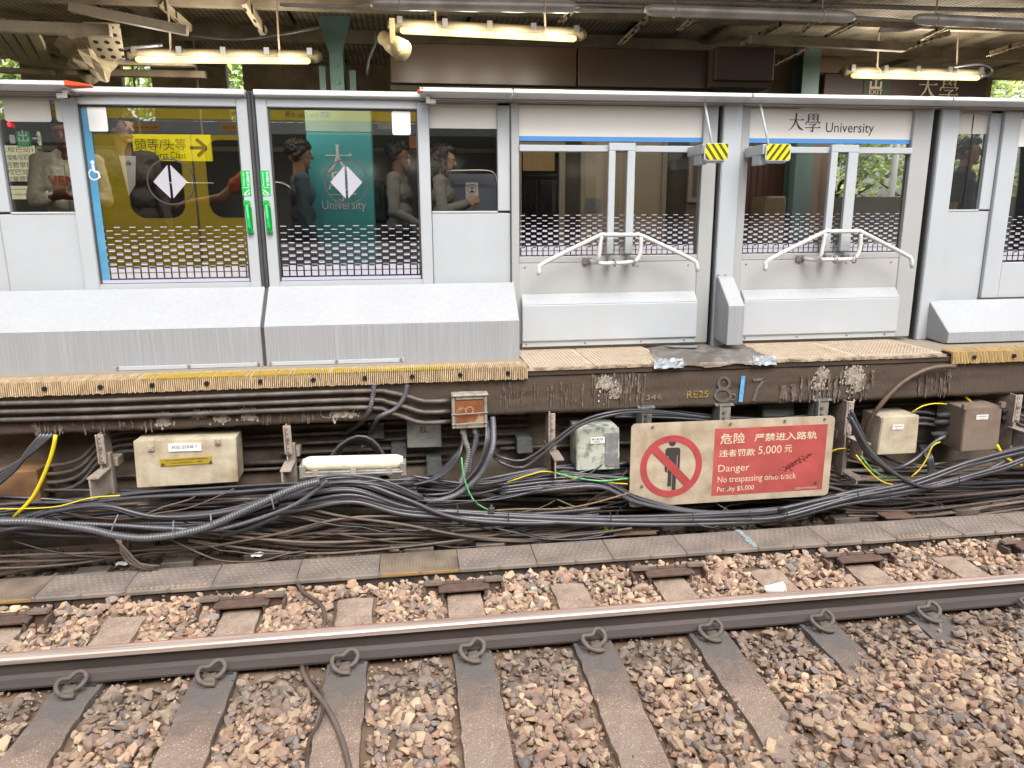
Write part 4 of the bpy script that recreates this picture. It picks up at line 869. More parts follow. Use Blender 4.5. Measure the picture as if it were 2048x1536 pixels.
def sgt(body, u, v, h, w_, bold=0):
    a = sg(u, v); f = v/.62; letters(s, body, a[0], a[1], Y-.0025, h*.99, w_, bold=bold, tilt=tl*(1-f)+tu*f)
sgt('危险', .665, .442, .082, .19, .014); sgt('严禁进入路轨', .925, .450, .062, .485, .014); sgt('违者罚款', .662, .345, .056, .275, .012); sgt('5,000', .962, .345, .07, .18); sgt('元', 1.165, .357, .056, .06, .012)
sgt('Danger', .662, .215, .072, .24); sgt('No trespassing onto track', .662, .135, .062, .61); sgt('Penalty $5,000', .662, .068, .05, .285); sgt('DSS/UPS/PRO/622', 1.28, .062, .016, .165)
s.build('lettering', m_sgt, rp)
s = MB()
for u, v in ((.155, .595), (.735, .595), (1.15, .60), (1.46, .60), (.13, .02), (.09, .16), (.735, .105), (1.435, .11)): a = sg(u, v); s.cyl((a[0], Y-.012, a[1]), (a[0], Y, a[1]), .009, 8)
s.each('bolt', m_bolt, t)
s = MB()                                               # scraped and scorched patches on the red
for k in range(70):
    f_ = rnd.gauss(0, 1); u, v = 1.25+f_*.05+rnd.gauss(0, .02), .26+f_*.03+rnd.gauss(0, .016); a_ = rnd.uniform(.5, 1.1); l = rnd.uniform(.004, .014); w_ = rnd.uniform(.002, .007)
    s.plate(sgpoly([(u, v), (u+l*math.cos(a_)+w_, v+l*math.sin(a_)-w_), (u+l*1.5*math.cos(a_), v+l*1.5*math.sin(a_)), (u-w_, v+w_)]), Y-.0031-k*.00001, Y-.0028)
s.build('scorch_mark', M('scorch', '5a2320', .8, var=.3, scale=40), rp)
# trackside light fitting
Y = 4.72; a, b = P(605, 930, Y), P(806, 924, Y)
t = thing('trackside_light', 'cylindrical cream lit fluorescent fitting lying on the cables', 'light fitting', (a.x, Y, a.z-.1))
s = MB(); s.tube([a+Vector((0, .03, .0)), a+Vector((.03, .03, .0)), a+Vector((.05, .03, .0)), b+Vector((-.06, .03, 0)), b+Vector((-.03, .03, .0)), b+Vector((0, .03, 0))], [.03, .042, .046, .046, .042, .03], 14)
s.build('diffuser', M('yellowed diffuser', 'e0d8c2', .45, var=.1, scale=9, stretch=(1, 3, 3), emit='fff0d0', estr=.1, dirt='b8a470', damt=.3, dscale=14), t, smooth=True)
s = MB(); dz = Vector((0, 0, -.05)); 
for k in range(1): s.hexa([a+Vector((0, -.02, -.085)), b+Vector((0, -.02, -.085)), b+Vector((0, .09, -.085)), a+Vector((0, .09, -.085)), a+Vector((0, -.02, -.045)), b+Vector((0, -.02, -.045)), b+Vector((0, .09, -.045)), a+Vector((0, .09, -.045))])
for e in (a, b): s.box(e.x-.02, e.x+.02, Y-.025, Y+.09, e.z-.09, e.z+.0)
s.box(a.x-.0, b.x, Y-.03, Y-.022, (a.z+b.z)/2-.075, (a.z+b.z)/2-.06)
s.build('tray', m_gal, t, bevel=.004)
s = MB()
for f in (.12, .5, .86): q = a.lerp(b, f); s.box(q.x-.018, q.x+.018, Y-.028, Y-.012, q.z-.075, q.z-.03)
s.each('latch', m_brk, t)
# ---------------------------------------------------------------- cables and conduits
m_cb = M('black cable', '434246', .33, var=.25, scale=3, spec=.6, orand=.35)
m_cbr = M('dusty brown cable', '5e5148', .55, var=.25, scale=5, orand=.3)
m_cnd = M('sooty conduit', '544c46', .55, var=.3, scale=5, dirt='756b62', damt=.35, dscale=9, orand=.2)
m_flex = M('black corrugated hose', '5a5a5e', .3, var=.15, spec=.6)
m_yc = M('yellow cable', 'd3bd1c', .45, var=.08)
m_gy = M('green yellow cable', '5fae6a', .5, var=.4, scale=30)
def cable(name, lab, cat, pts, r, mat, group=None, step=.05, n=7, flex=0):
    q = spline(pts, .0055 if flex else step)
    rr = [r*(1.12, 1.12, .82)[i % 3] for i in range(len(q))] if flex else r
    s = MB(); s.tube(q, rr, n); return s.build(name, mat, smooth=True, label=lab, cat=cat, group=group)
def ppath(p, Y):
    p = list(p)
    if p[-1][0] >= 2090: p.append((2520, p[-1][1]-22))
    return [P(a, b, Y+(d[0] if d else 0)) for a, b, *d in p]
def bundle(path, n, spread, r, Y, lab, group, mat=None, dy=.10, drift=1):
    path = list(path)
    if path[-1][0] >= 2090: path += [(2300, path[-1][1]-10), (2520, path[-1][1]-24)]
    if path[0][0] <= -50: path = [(-330, path[0][1]+14)]+path
    for k in range(n):
        f = (k-(n-1)/2)/max(1, (n-1)/2) if n > 1 else 0; a = rnd.uniform(0, 6.28); rk = r*rnd.choice((.75, .9, 1, 1, 1.25)); off = rnd.uniform(-1, 1)
        pts = []
        for i, (x, y) in enumerate(path):
            o = spread*(f*math.cos(i*.35*drift+a*.0)+.35*math.sin(i*.9+a))
            pts.append(P(x+rnd.uniform(-6, 6), y+o, Y+dy*(off*math.sin(i*.6+a)-.2*f)))
        cable('cable', lab, 'cable', pts, rk, mat or m_cb, group)
G1 = 'black cables in the bundles along the track'
L1 = 'black cable in the sagging bundle at the left below the cream box'
bundle([(-60, 1026), (60, 1016), (137, 1008), (273, 990), (444, 983), (584, 976), (700, 972), (830, 968)], 9, 16, .0105, 4.78, L1, 'black cables below the cream box')
bundle([(-60, 1060), (60, 1035), (103, 1024), (205, 1013), (308, 1034), (444, 1026), (581, 990), (660, 962), (760, 966), (850, 1000)], 6, 9, .0105, 4.68, L1, 'black cables below the cream box')
bundle([(-60, 1046), (120, 1058), (300, 1062), (420, 1050), (540, 1015), (640, 985), (720, 975)], 5, 12, .0095, 4.66, L1, 'black cables below the cream box')
bundle([(-60, 1052), (103, 1050), (222, 1054), (342, 1060), (444, 1050), (560, 1020), (650, 985), (720, 962)], 3, 6, .009, 4.64, L1, 'black cables below the cream box')
L2 = 'black cable in the crossing bundles between the trackside light and the pale green box'
bundle([(440, 1062), (500, 1045), (602, 1003), (705, 973), (808, 1003), (910, 1034), (1047, 1040), (1200, 1030)], 5, 13, .011, 4.66, L2, 'black cables below the trackside light')
bundle([(560, 1010), (602, 1003), (705, 991), (808, 1020), (944, 1030), (1120, 1038), (1300, 1040), (1450, 1036), (1560, 1028), (1700, 990), (1830, 965), (1948, 925), (2100, 890)], 6, 12, .0155, 4.62, 'thick black cable in the long bundle passing below the danger sign', 'thick cables below the danger sign', dy=.03, drift=.4)
bundle([(640, 975), (808, 986), (944, 982), (1081, 955), (1200, 935), (1330, 930), (1500, 950), (1660, 975), (1850, 985), (2100, 975)], 8, 20, .011, 4.92, L2, 'black cables below the trackside light')
bundle([(1000, 985), (1100, 972), (1200, 968), (1280, 1000), (1400, 1020), (1560, 1015), (1700, 1000)], 5, 12, .0115, 4.74, L2, 'black cables below the trackside light')
bundle([(820, 960), (960, 975), (1100, 945), (1180, 950), (1270, 958)], 5, 12, .0085, 4.9, L2, 'black cables below the trackside light')
L3 = 'dusty brown cable lying low behind the rubber walkway'
bundle([(-60, 1135), (80, 1124), (171, 1112), (273, 1098), (410, 1090), (560, 1075), (700, 1055), (900, 1060)], 8, 26, .0095, 4.72, L3, 'dusty cables behind the walkway', m_cbr)
bundle([(380, 1060), (520, 1075), (640, 1085), (800, 1082), (960, 1075), (1100, 1062), (1220, 1050), (1330, 1046)], 9, 20, .0105, 4.72, L3, 'dusty cables behind the walkway', m_cbr)
bundle([(560, 1015), (680, 1040), (800, 1055), (930, 1078), (1050, 1085), (1150, 1070), (1260, 1060)], 4, 14, .0085, 4.66, L3, 'dusty cables behind the walkway', m_cbr)
bundle([(1640, 985), (1760, 1005), (1900, 1000), (2100, 985)], 7, 30, .0105, 4.85, L3, 'dusty cables behind the walkway', m_cbr)
bundle([(1640, 950), (1720, 965), (1830, 960), (1950, 940), (2100, 935)], 8, 24, .011, 4.95, 'brownish cable in the tangle behind the two right boxes', 'cables behind the right boxes', m_cbr)
bundle([(1640, 885), (1720, 905), (1800, 935), (1930, 950), (2100, 965)], 6, 22, .0095, 5.0, 'brownish cable in the tangle behind the two right boxes', 'cables behind the right boxes', m_cbr)
bundle([(1690, 1030), (1850, 1030), (1980, 1015), (2100, 1002)], 6, 14, .010, 4.72, L3, 'dusty cables behind the walkway', m_cbr)
bundle([(1700, 830), (1712, 862), (1741, 911), (1800, 955), (1858, 974), (1917, 962), (1985, 935), (2100, 885)], 4, 7, .0125, 4.68, 'black cable looping past the hooked bracket below the stained grey box', 'looping cables at the right')
bundle([(1560, 1030), (1680, 1000), (1790, 985), (1900, 960), (2000, 935), (2100, 905)], 4, 9, .014, 4.62, 'thick black cable in the long bundle passing below the danger sign', 'thick cables below the danger sign', dy=.03)
for k in range(46):                                    # the dim mass at the back
    y0 = rnd.uniform(955, 1080); A = rnd.uniform(4, 22); f = rnd.uniform(.8, 2); ph = rnd.uniform(0, 6); xa = rnd.choice((-80, -80, 300, 700, 1000, 1300)); xb = min(2500, xa+rnd.uniform(900, 2200))
    pts = [P(x, y0-.028*(x-800)*.9+A*math.sin(ph+f*x/300), rnd.uniform(4.92, 5.15)) for x in np.arange(xa, xb, 150)]
    pts = [v if v.z > -.03 else Vector((v.x, v.y, -.03+rnd.random()*.03)) for v in pts]
    cable('cable', 'dim cable at the back of the heap against the sooty wall', 'cable', pts, rnd.choice((.008, .010, .012, .014)), m_cbr if rnd.random() < .5 else m_cb, 'cables at the back of the heap', step=.09, n=6)
for k in range(30):                                    # thin stray wires over and between the bundles
    xa = rnd.uniform(-40, 1900); ya = rnd.uniform(985, 1075)-(xa-700)*.03; L_ = rnd.uniform(150, 420); Yk = rnd.uniform(4.60, 4.78); d_ = rnd.uniform(-45, 45); s_ = rnd.uniform(10, 50)
    pts = [(xa+L_*f+rnd.uniform(-8, 8), ya+d_*f+s_*math.sin(f*3.14)+rnd.uniform(-4, 4)-(L_*f)*.03) for f in (0, .15, .3, .45, .6, .75, .9, 1)]
    pts = [P(a, b, Yk+rnd.uniform(-.02, .02)) for a, b in pts]; pts = [v if v.z > .0 else Vector((v.x, v.y, .0)) for v in pts]; pts = [Vector((v.x, max(v.y, 4.84), v.z)) if 1.2 < v.x < 3.3 and v.z > .12 else v for v in pts]
    cable('loose_wire', 'thin stray wire slung over the cable bundles', 'wire', pts, rnd.choice((.004, .005, .0065)), rnd.choice((m_cb, m_cbr, m_cbr)), 'thin stray wires on the bundles', n=6)
CC = 'corrugated black hose'
cable('corrugated_hose', 'thick corrugated black hose sagging below the cream box up to the trackside light', 'hose', ppath([(-60, 1040), (0, 1043), (68, 1044), (171, 1057), (239, 1072), (308, 1075), (410, 1055), (513, 1010), (590, 976), (640, 962)], 4.53), .0225, m_flex, 'corrugated hoses', n=10, flex=1)
cable('corrugated_hose', 'thin corrugated black hose beside the thick one at the left', 'hose', ppath([(-60, 1068), (0, 1060), (103, 1047), (222, 1050), (342, 1057), (444, 1057), (581, 1013), (655, 962)], 4.545), .0125, m_flex, 'corrugated hoses', n=8, flex=1)
cable('corrugated_hose', 'corrugated black hose hanging in a loop below the rusty floodlight', 'hose', ppath([(985, 835, .15), (987, 860, .1), (984, 900), (961, 948), (920, 985), (880, 1000), (842, 1000), (800, 978), (770, 955, .1), (755, 940, .2)], 4.70), .019, m_flex, 'corrugated hoses', n=10, flex=1)
for x, pth in ((927, [(927, 858), (930, 880), (937, 905), (930, 940), (920, 970)]), (954, [(954, 858), (951, 885), (943, 915), (938, 945)])):
    cable('corrugated_hose', f'short corrugated hose dropping from the {"left" if x < 940 else "right"} socket of the rusty floodlight', 'hose', ppath(pth, 4.86), .0185, m_gal if x < 940 else m_flex, 'corrugated hoses', n=10, flex=1)
cable('corrugated_hose', 'corrugated hose crossing the beam left of the EL box', 'hose', ppath([(748, 768), (746, 790), (738, 822), (720, 846, .15), (690, 868, .3)], 4.89), .0165, m_flex, 'corrugated hoses', n=9, flex=1)
cable('corrugated_hose', 'corrugated hose curling down the beam above the EL box', 'hose', ppath([(815, 770), (808, 795), (790, 818), (760, 833), (748, 850, .15), (735, 880, .3), (715, 905, .3)], 4.885), .0155, m_flex, 'corrugated hoses', n=9, flex=1)
LD = 'thin black cable dropping from the rusty floodlight into the bundle'
for k in range(4): cable('cable', LD, 'cable', ppath([(926+k*2, 872, .1), (921-k*2, 905), (903-k*5, 935), (872-k*4, 958), (812, 972+k*4), (720, 985+k*5), (640, 1000)], 4.80+.015*k), .0088, m_cb, 'cables dropping from the floodlight')
for k in range(5): cable('cable', LD, 'cable', ppath([(972+k*4, 842, .1), (972+k*3, 880), (960+k*3, 925), (935, 958+k*3), (900, 985+k*2), (850, 990)], 4.75+.02*k), .0085, m_cb, 'cables dropping from the floodlight')
for k in range(2):
    cable('cable', 'black cable swinging past the pale green box up to the danger sign hanger', 'cable', ppath([(985, 905+k*4, .1), (1000, 914+k*10), (1045, 921+k*14), (1096, 890+k*9), (1164, 842+k*7), (1239, 822+k*5), (1310, 822+k*3, .12), (1420, 836, .2)], 4.72), .0105, m_cb, 'cables swinging to the danger sign')
for k in range(4): cable('cable', 'black cable running under the beam above the danger sign', 'cable', ppath([(1230, 824+k*3), (1330, 820+k*5), (1430, 832+k*3), (1530, 838+k*2), (1640, 832+k*3), (1710, 850+k*4)], 5.0), .0115, m_cb, 'cables above the danger sign')
for k in range(4): cable('cable', 'dark cable looping behind the trackside light', 'cable', ppath([(640+k*8, 965), (655+k*6, 925), (680+k*3, 890), (715, 872+k*4), (745, 880+k*5), (765, 905+k*3), (775, 940)], 5.0+.03*k), .0115, m_cb, 'looping cables behind the trackside light')
for k in range(4): cable('cable', 'black cable hanging from the beam at the far left', 'cable', ppath([(105-k*7, 868), (70-k*6, 900+k*2), (35, 925+k*3), (-10, 950+k*8), (-60, 985+k*10)], 4.86), .0135, m_cb, 'cables at the far left')
for k in range(3): cable('cable', 'black cable from a socket of the dull brown box', 'cable', ppath([(1868, 828+k*11), (1835, 824+k*12), (1800, 838+k*14), (1770, 880+k*10, .2)], 4.98), .013, m_cb, 'cables of the dull brown box')
cable('cable', 'black cable arching from the lower socket of the dull brown box', 'cable', ppath([(1890, 872), (1868, 885), (1835, 915), (1800, 935), (1765, 942, .1)], 4.85), .0145, m_cb)
for k in range(3): cable('cable', 'black cable leaving the right side of the dull brown box', 'cable', ppath([(2005, 825+k*10), (2030, 826+k*9), (2100, 832+k*10)], 4.95), .012, m_cb, 'cables of the dull brown box')
for k in range(4): cable('cable', 'thin dark cable falling between the stained grey box and the brown box', 'cable', ppath([(1838+k*4, 890, .15), (1852+k*4, 915), (1858+k*3, 940), (1850+k*3, 958)], 4.80), .0085, m_cb, 'cables between the right boxes')
cable('conduit', 'thick brown conduit arching off the beam at the right', 'conduit', ppath([(1910, 733), (1885, 733), (1850, 740), (1805, 765), (1765, 805), (1738, 845, .05), (1725, 890, .15), (1722, 930, .3)], 4.87), .0175, M('brown conduit', '5a4a3e', .55, var=.2, scale=6), n=9)
cable('cable', 'thick bright yellow cable hanging at the far left', 'cable', ppath([(111, 870), (106, 898), (92, 940), (65, 995), (28, 1034)], 4.70), .0125, m_yc)
cable('cable', 'bright yellow cable below the dull brown box at the right edge', 'cable', ppath([(1994, 890), (2004, 908), (2022, 922), (2043, 930)], 4.62), .0115, m_yc)
for lab, pth, Y, r in (('thin yellow cable arching into the top of the dull brown box', [(1825, 824), (1845, 812), (1870, 807), (1893, 808)], 4.9, .0055), ('thin yellow cable looping from the brown box down to the bundle', [(1880, 884), (1865, 892), (1852, 920), (1838, 940), (1822, 954)], 4.75, .0055),
                       ('thin yellow cable dipping below the hooked bracket', [(1712, 910), (1735, 938), (1762, 962), (1800, 973)], 4.62, .0055), ('thin yellow cable beside the right end of the danger sign', [(1658, 905), (1675, 898), (1692, 897)], 4.85, .0055),
                       ('thin yellow cable leading into the danger sign from the left', [(1015, 964), (1068, 947), (1098, 943), (1150, 958), (1200, 964), (1255, 968)], 4.76, .0055), ('thin yellow cable lying on the bundle at the far left', [(-40, 1018), (60, 1017), (120, 1012), (180, 996), (240, 991)], 4.66, .0045),
                       ('short yellow cable end above the dull brown box', [(1930, 793), (1938, 800), (1945, 808)], 4.97, .009)):
    cable('earth_cable', lab, 'cable', ppath(pth, Y), r, m_yc, n=6)
for lab, pth, Y in (('green striped earth cable bending down from the hose loop to a clamp', [(923, 915), (927, 950), (938, 985), (955, 1008), (980, 1021)], 4.66), ('green striped earth cable left of the danger sign', [(1110, 945), (1150, 955), (1200, 962), (1256, 957)], 4.74), ('green earth cable below the hooked bracket', [(1722, 912), (1745, 940), (1775, 955), (1810, 957)], 4.64)):
    cable('earth_cable', lab, 'cable', ppath(pth, Y), .006, m_gy, n=6)
cable('earth_rope', 'frayed tan rope running right from the small clamp', 'rope', ppath([(985, 1021), (1040, 1018), (1110, 1018), (1160, 1012), (1210, 1000), (1260, 985)], 4.62), .006, M('tan rope', '7a664c', .9, var=.3, scale=60), n=6)
v = P(983, 1020, 4.61); t = thing('cable_clamp', 'small black clamp joining the green earth cable and the rope', 'clamp', v); s = MB(); s.box(v.x-.02, v.x+.02, v.y-.015, v.y+.015, v.z-.02, v.z+.02); s.build('block', m_rub, t, bevel=.004); s = MB(); s.cyl(v-Vector((0, 0, .055)), v+Vector((0, 0, .04)), .006, 6); s.each('bolt', m_bolt, t)
for k in range(3): cable('cable', 'brown loose cable looping over the trench stones at the left', 'cable', ppath([(242-k*5, 1078), (243+k*7, 1105), (262+k*9, 1128), (300+k*10, 1140-k*4)], 4.52), .0095, m_cbr, 'loose loops at the left')
cable('cable', 'low loose cable coming out under the walkway and over a sleeper end', 'cable', [PZ(595, 1166, .04), PZ(606, 1184, .03), PZ(628, 1198, .03), PZ(646, 1216, .03), PZ(650, 1240, .03), PZ(645, 1262, .02)], .0125, m_cbr)
cable('cable', 'thin loose cable on the sleeper end near the low loose cable', 'cable', [PZ(668, 1203, .012), PZ(671, 1220, .012), PZ(667, 1245, .012), PZ(668, 1256, .012)], .007, m_cbr)
cable('cable', 'thick brown cable crossing the bare sleeper towards the train', 'cable', [PZ(604, 1333, .02), PZ(608, 1350, .03), PZ(622, 1374, .03), PZ(650, 1410, .02), PZ(672, 1450, .016), PZ(690, 1500, .016), PZ(700, 1545, .016)], .0125, m_cbr)
cable('cable', 'thin brown cable beside the thick one on the bare sleeper', 'cable', [PZ(614, 1334, .02), PZ(618, 1358, .03), PZ(640, 1376, .02), PZ(646, 1420, .02), PZ(634, 1452, .016), PZ(618, 1480, .02), PZ(614, 1545, .02)], .008, m_cbr)
for y, xa, xb, Y, r in ((845, 560, 1060, 5.17, .014), (862, 480, 1060, 5.17, .014), (880, 480, 1060, 5.17, .013), (898, 560, 1060, 5.17, .013), (915, 480, 900, 5.17, .016), (935, -80, 900, 5.18, .012), (835, 1120, 1660, 5.17, .013), (850, 1100, 2100, 5.17, .013), (868, 1120, 2100, 5.17, .014), (886, 1680, 2100, 5.17, .013), (905, 1000, 1300, 5.17, .014), (925, 1640, 2100, 5.17, .012)):
    a = P(xa, y+(800-xa)*.038, Y); b = P(xb, y+(800-xb)*.038, Y); b.z = a.z
    cable('wall_conduit', 'sooty straight conduit clipped along the recess wall', 'conduit', [a, a.lerp(b, .5), b], r, m_cnd, 'straight conduits on the recess wall', step=.4, n=8)
for k, y in enumerate((800, 817, 833)):                # conduits clipped to the face of the beam at the left, dipping near the hoses
    cable('beam_conduit', ['upper', 'middle', 'lower'][k]+' dark conduit clipped along the face of the beam, dipping behind the hoses', 'conduit', ppath([(-80, y+9), (200, y+2), (480, y-9), (730, y-18), (775, y-16+k*3), (820, y-6+k*6), (850, y+3+k*5), (905, y+1+k*4)], 4.895), .0155, m_cnd, 'conduits on the beam', step=.08, n=8)
for k in range(4): cable('wall_conduit', 'sooty conduit bending up behind the left cable bracket', 'conduit', ppath([(80, 932+k*17), (130, 928+k*17), (165, 915+k*16), (200, 880+k*14), (240, 865+k*13), (290, 862+k*13)], 5.12), .014, m_cnd, 'bent conduits at the left', n=8)
m_tie = M('cable tie', '8a8a88', .4, var=.1)
for lab, a, b in (('left', (236, 1029), (222, 1063)), ('middle', (347, 1041), (345, 1076)), ('right', (421, 1028), (423, 1052)), ('far right', (541, 988), (548, 1018))):
    s = MB(); s.tube([P(*a, 4.515), P((a[0]+b[0])/2, (a[1]+b[1])/2, 4.5), P(*b, 4.515)], .0045, 5); s.build('cable_tie', m_tie, label=f'thin {lab} cable tie strapping the hose bundle below the cream box', cat='cable tie', group='ties on the hose bundle')
for x, y in ((914, 1018), (1015, 1030), (1220, 1033), (1385, 1034), (1500, 1031), (1573, 1026), (1715, 990), (1778, 985), (1917, 955)):
    s = MB(); s.tube([P(x, y-9, 4.57), P(x+2, y+2, 4.565), P(x+2, y+12, 4.575)], .0042, 5); s.build('cable_tie', MATS['dark rubber'], label='black cable tie round the thick bundle below the danger sign', cat='cable tie', group='ties on the thick bundle')
# ---------------------------------------------------------------- rubber walkway boards
m_wk = M('dusty rubber board', '766c64', .7, var=.15, scale=5, bump=.15, bscale=60, dirt='877a70', damt=.4, dscale=4, orand=.1)
m_wk2 = M('ribbed yellowed board', '7d6f5f', .7, var=.15, scale=8, dirt='4c423a', damt=.4)
zb = .06; yF = 4.272; yB = 4.56; X0 = -.766; PI_ = .5045
def board(k):
    xa = X0+(k)*PI_; xb = xa+PI_-.005; spec_ = k in (1, -4)
    names = {-5: 'at the left edge of the view', -4: 'ribbed and yellow-edged, at the left', -3: 'second of the studded ones at the left', -2: 'with a row of pale studs, under the cream box', -1: 'left of the one where the low loose cable comes out', 0: 'right of the one with the low loose cable', 1: 'ribbed with a tan front edge, below the floodlight', 2: 'right of the ribbed tan-edged one', 3: 'left of the little fern', 4: 'right of the little fern', 5: 'below the middle of the danger sign', 6: 'with a white paint line at its left joint', 7: 'below the right end of the danger sign', 8: 'with a row of pale studs, at the right', 9: 'right of the studded one at the right', 10: 'at the right edge of the view', 11: 'beyond the right edge'}
    t = thing('walkway_board', f'dark rubber walkway board {names[k]}', 'walkway board', (xa, yF, 0), 'rubber boards of the trackside walkway')
    s = MB(); s.prism([(yF, zb-.024), (yB, zb-.02), (yB, zb), (yF+.012, zb), (yF, zb-.006)], xa, xb); nx_, ny_ = (24, 10) if spec_ else (12, 6)
    for i in range(nx_):
        for j in range(ny_):
            cx = xa+.02+(i+.5+(0 if spec_ else .5*(j % 2)))*(PI_-.05)/nx_; cy = yF+.03+(j+.5)*(yB-yF-.05)/ny_; ww, hh = (.006, .010) if spec_ else (.0145, .0135)
            if spec_: s.hexa([(cx-ww, cy-hh, zb), (cx+ww, cy-hh, zb), (cx+ww, cy+hh, zb), (cx-ww, cy+hh, zb), (cx-ww*.5, cy-hh*.5, zb+.003), (cx+ww*.5, cy-hh*.5, zb+.003), (cx+ww*.5, cy+hh*.5, zb+.003), (cx-ww*.5, cy+hh*.5, zb+.003)])
            else: s.add([(cx+ww*math.cos(R(a)), cy+hh*math.sin(R(a))*.8, zb) for a in range(0, 360, 60)]+[(cx+ww*.55*math.cos(R(a)), cy+hh*.5*math.sin(R(a))*.8, zb+.006) for a in range(0, 360, 60)], [(q, (q+1) % 6, (q+1) % 6+6, q+6) for q in range(6)]+[tuple(range(6, 12))])
    s.build('deck', m_wk2 if spec_ else m_wk, t)
    s = MB()
    for f in (.0, .5): s.box(xa+PI_*f-.01+.004, xa+PI_*f+.014, yF-.006, yF+.01, zb-.02, zb+.006)
    s.each('clip', M('pale clip', '7d7063', .6), t, bevel=.002)
    s = MB()
    for f in (.18, .38, .62, .84): s.box(xa+PI_*f, xa+PI_*f+.012, yF+.01, yF+.05, -.07, zb-.022)
    s.each('support', M('board leg', '2c2723', .8), t)
    if spec_:
        s = MB(); s.box(xa+.004, xb-.004, yF-.0025, yF+.004, zb-.018, zb-.003); s.build('front_edge', M('tan edge', '9a7a45', .7), t)
    if k in (-2, 8):
        s = MB()
        for j in range(15): s.cyl((xa+.03+j*.031, yF+.022, zb), (xa+.03+j*.031, yF+.022, zb+.005), .011, 10)
        s.build('stud_row', M('pale studs', '9a8670', .7, var=.2), t)
    if k == 6:
        s = MB()
        for j in range(14): s.box(xa-.03+rnd.uniform(-.012, .004), xa+.004+rnd.uniform(-.01, .012), yF+.015+j*.02, yF+.033+j*.02, zb+.0038, zb+.0046)
        s.build('paint_line', M('pale paint', '8a9aa0', .7, var=.3, scale=30), t)
for k in range(-5, 12): board(k)
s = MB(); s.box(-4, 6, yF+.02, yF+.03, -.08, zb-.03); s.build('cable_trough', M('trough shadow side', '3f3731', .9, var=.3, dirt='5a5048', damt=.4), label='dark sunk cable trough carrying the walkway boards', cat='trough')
for x, y, w_, lab in ((1266, 1060, .3, 'loose brown cover plate behind the walkway beside the fern'), (1790, 1028, .22, 'loose tan cover plate behind the walkway at the right'), (690, 1082, .34, 'flat brown cover plate behind the walkway below the trackside light')):
    a = PZ(x, y, .07); t = MB(); t.slab([(a.x-w_/2, a.y-.06), (a.x+w_/2, a.y-.075), (a.x+w_/2-.02, a.y+.075), (a.x-w_/2-.01, a.y+.09)], .062, .07)
    t.build('cover_plate', M('brown plate', '6a5648', .6, .1, var=.2, scale=7), label=lab, cat='plate', group='loose plates behind the walkway')
for k, (x, y) in enumerate(((185, 1148), (357, 1128), (520, 1112), (838, 1100), (980, 1092), (1130, 1078), (1400, 1053), (1545, 1043), (1690, 1040), (1930, 1023))):
    a = PZ(x, y, .03); t = MB(); t.box(a.x-.1, a.x+.1, a.y-.03, a.y+.06, .01, .055); t.build('trough_lug', m_cnd, bevel=.004, label=f'dark flat lug behind the walkway, {ordn[k]} from the left', cat='lug', group='flat lugs behind the walkway')
# ---------------------------------------------------------------- canopy and what hangs from it
m_perf = perforated('perforated ceiling panel', 'ab9d84', 20, .27, (1, 1.5, 1))
m_tray = perforated('perforated cable tray', 'a89a80', 13, .25, (1, 1.5, 1))
m_ang = perforated('slotted angle', 'a89a80', 18, .24)
m_roofb = M('canopy beam paint', '9a8c76', .7, var=.2, scale=3, dirt='6a5c4a', damt=.4, dscale=4)
m_dk = M('dark canopy void', '4a4136', .9, var=.3, scale=2)
m_teal = M('grey green column paint', '5f7d78', .5, var=.12, scale=4, dirt='4a5f58', damt=.4)
ZC = 3.98
can = thing('platform_canopy', 'dark brown canopy of perforated panels over the platform', 'canopy', (0, 7, ZC))
s = MB(); s.box(-14, 16, 5.02, 9.3, ZC+.03, ZC+.12); s.build('roof_sheet', m_dk, can)
s = MB()
for i in range(-7, 9):
    for j, (y0, y1, dz) in enumerate(((5.05, 5.72, -.02), (5.78, 6.5, .0), (6.6, 7.5, .015), (7.6, 9.2, .02))):
        s.box(i*1.55+j*.31, i*1.55+j*.31+1.5, y0, y1, ZC+dz-.01-.02*((i+j) % 2), ZC+dz+.004)
s.build('panel', m_perf, can)
s = MB()
for y0, h in ((5.02, .14), (5.75, .06), (6.55, .09), (7.55, .12)): s.box(-14, 16, y0, y0+.07, ZC-h, ZC+.03)
yr_ = [-14, X(-20, 155, 9.2), X(42, 155, 9.2), X(243, 160, 9.2), X(303, 160, 9.2), X(453, 160, 9.2), X(486, 160, 9.2), X(1985, 160, 9.2), 16]
for i in range(0, 8, 2): s.box(yr_[i], yr_[i+1], 9.2, 9.3, 3.36, ZC+.03)
for i in range(-5, 7): s.box(i*2.6+.4, i*2.6+.5, 5.1, 9.2, ZC-.05, ZC+.025)
s.build('beam', m_roofb, can)
def bar(mb, a, b, w_, h):
    a, b = Vector(a), Vector(b); d = (b-a).normalized(); n = Vector((-d.y, d.x, 0)); n = n.normalized() if n.length > .01 else Vector((1, 0, 0)); u = d.cross(n).normalized()
    q = [(-1, -1), (1, -1), (1, 1), (-1, 1)]; mb.hexa([a+n*(i*w_/2)+u*(j*h/2) for i, j in q]+[b+n*(i*w_/2)+u*(j*h/2) for i, j in q]); return mb
def lbar(a, b, w_, lab, name='slotted_strut', mat=None, group='slotted steel struts under the canopy', cat='strut'):
    s = MB(); bar(s, a, b, w_, .008); bar(s, Vector(a)+Vector((w_/2, 0, .02)), Vector(b)+Vector((w_/2, 0, .02)), .006, .05); return s.build(name, mat or m_ang, label=lab, cat=cat, group=group)
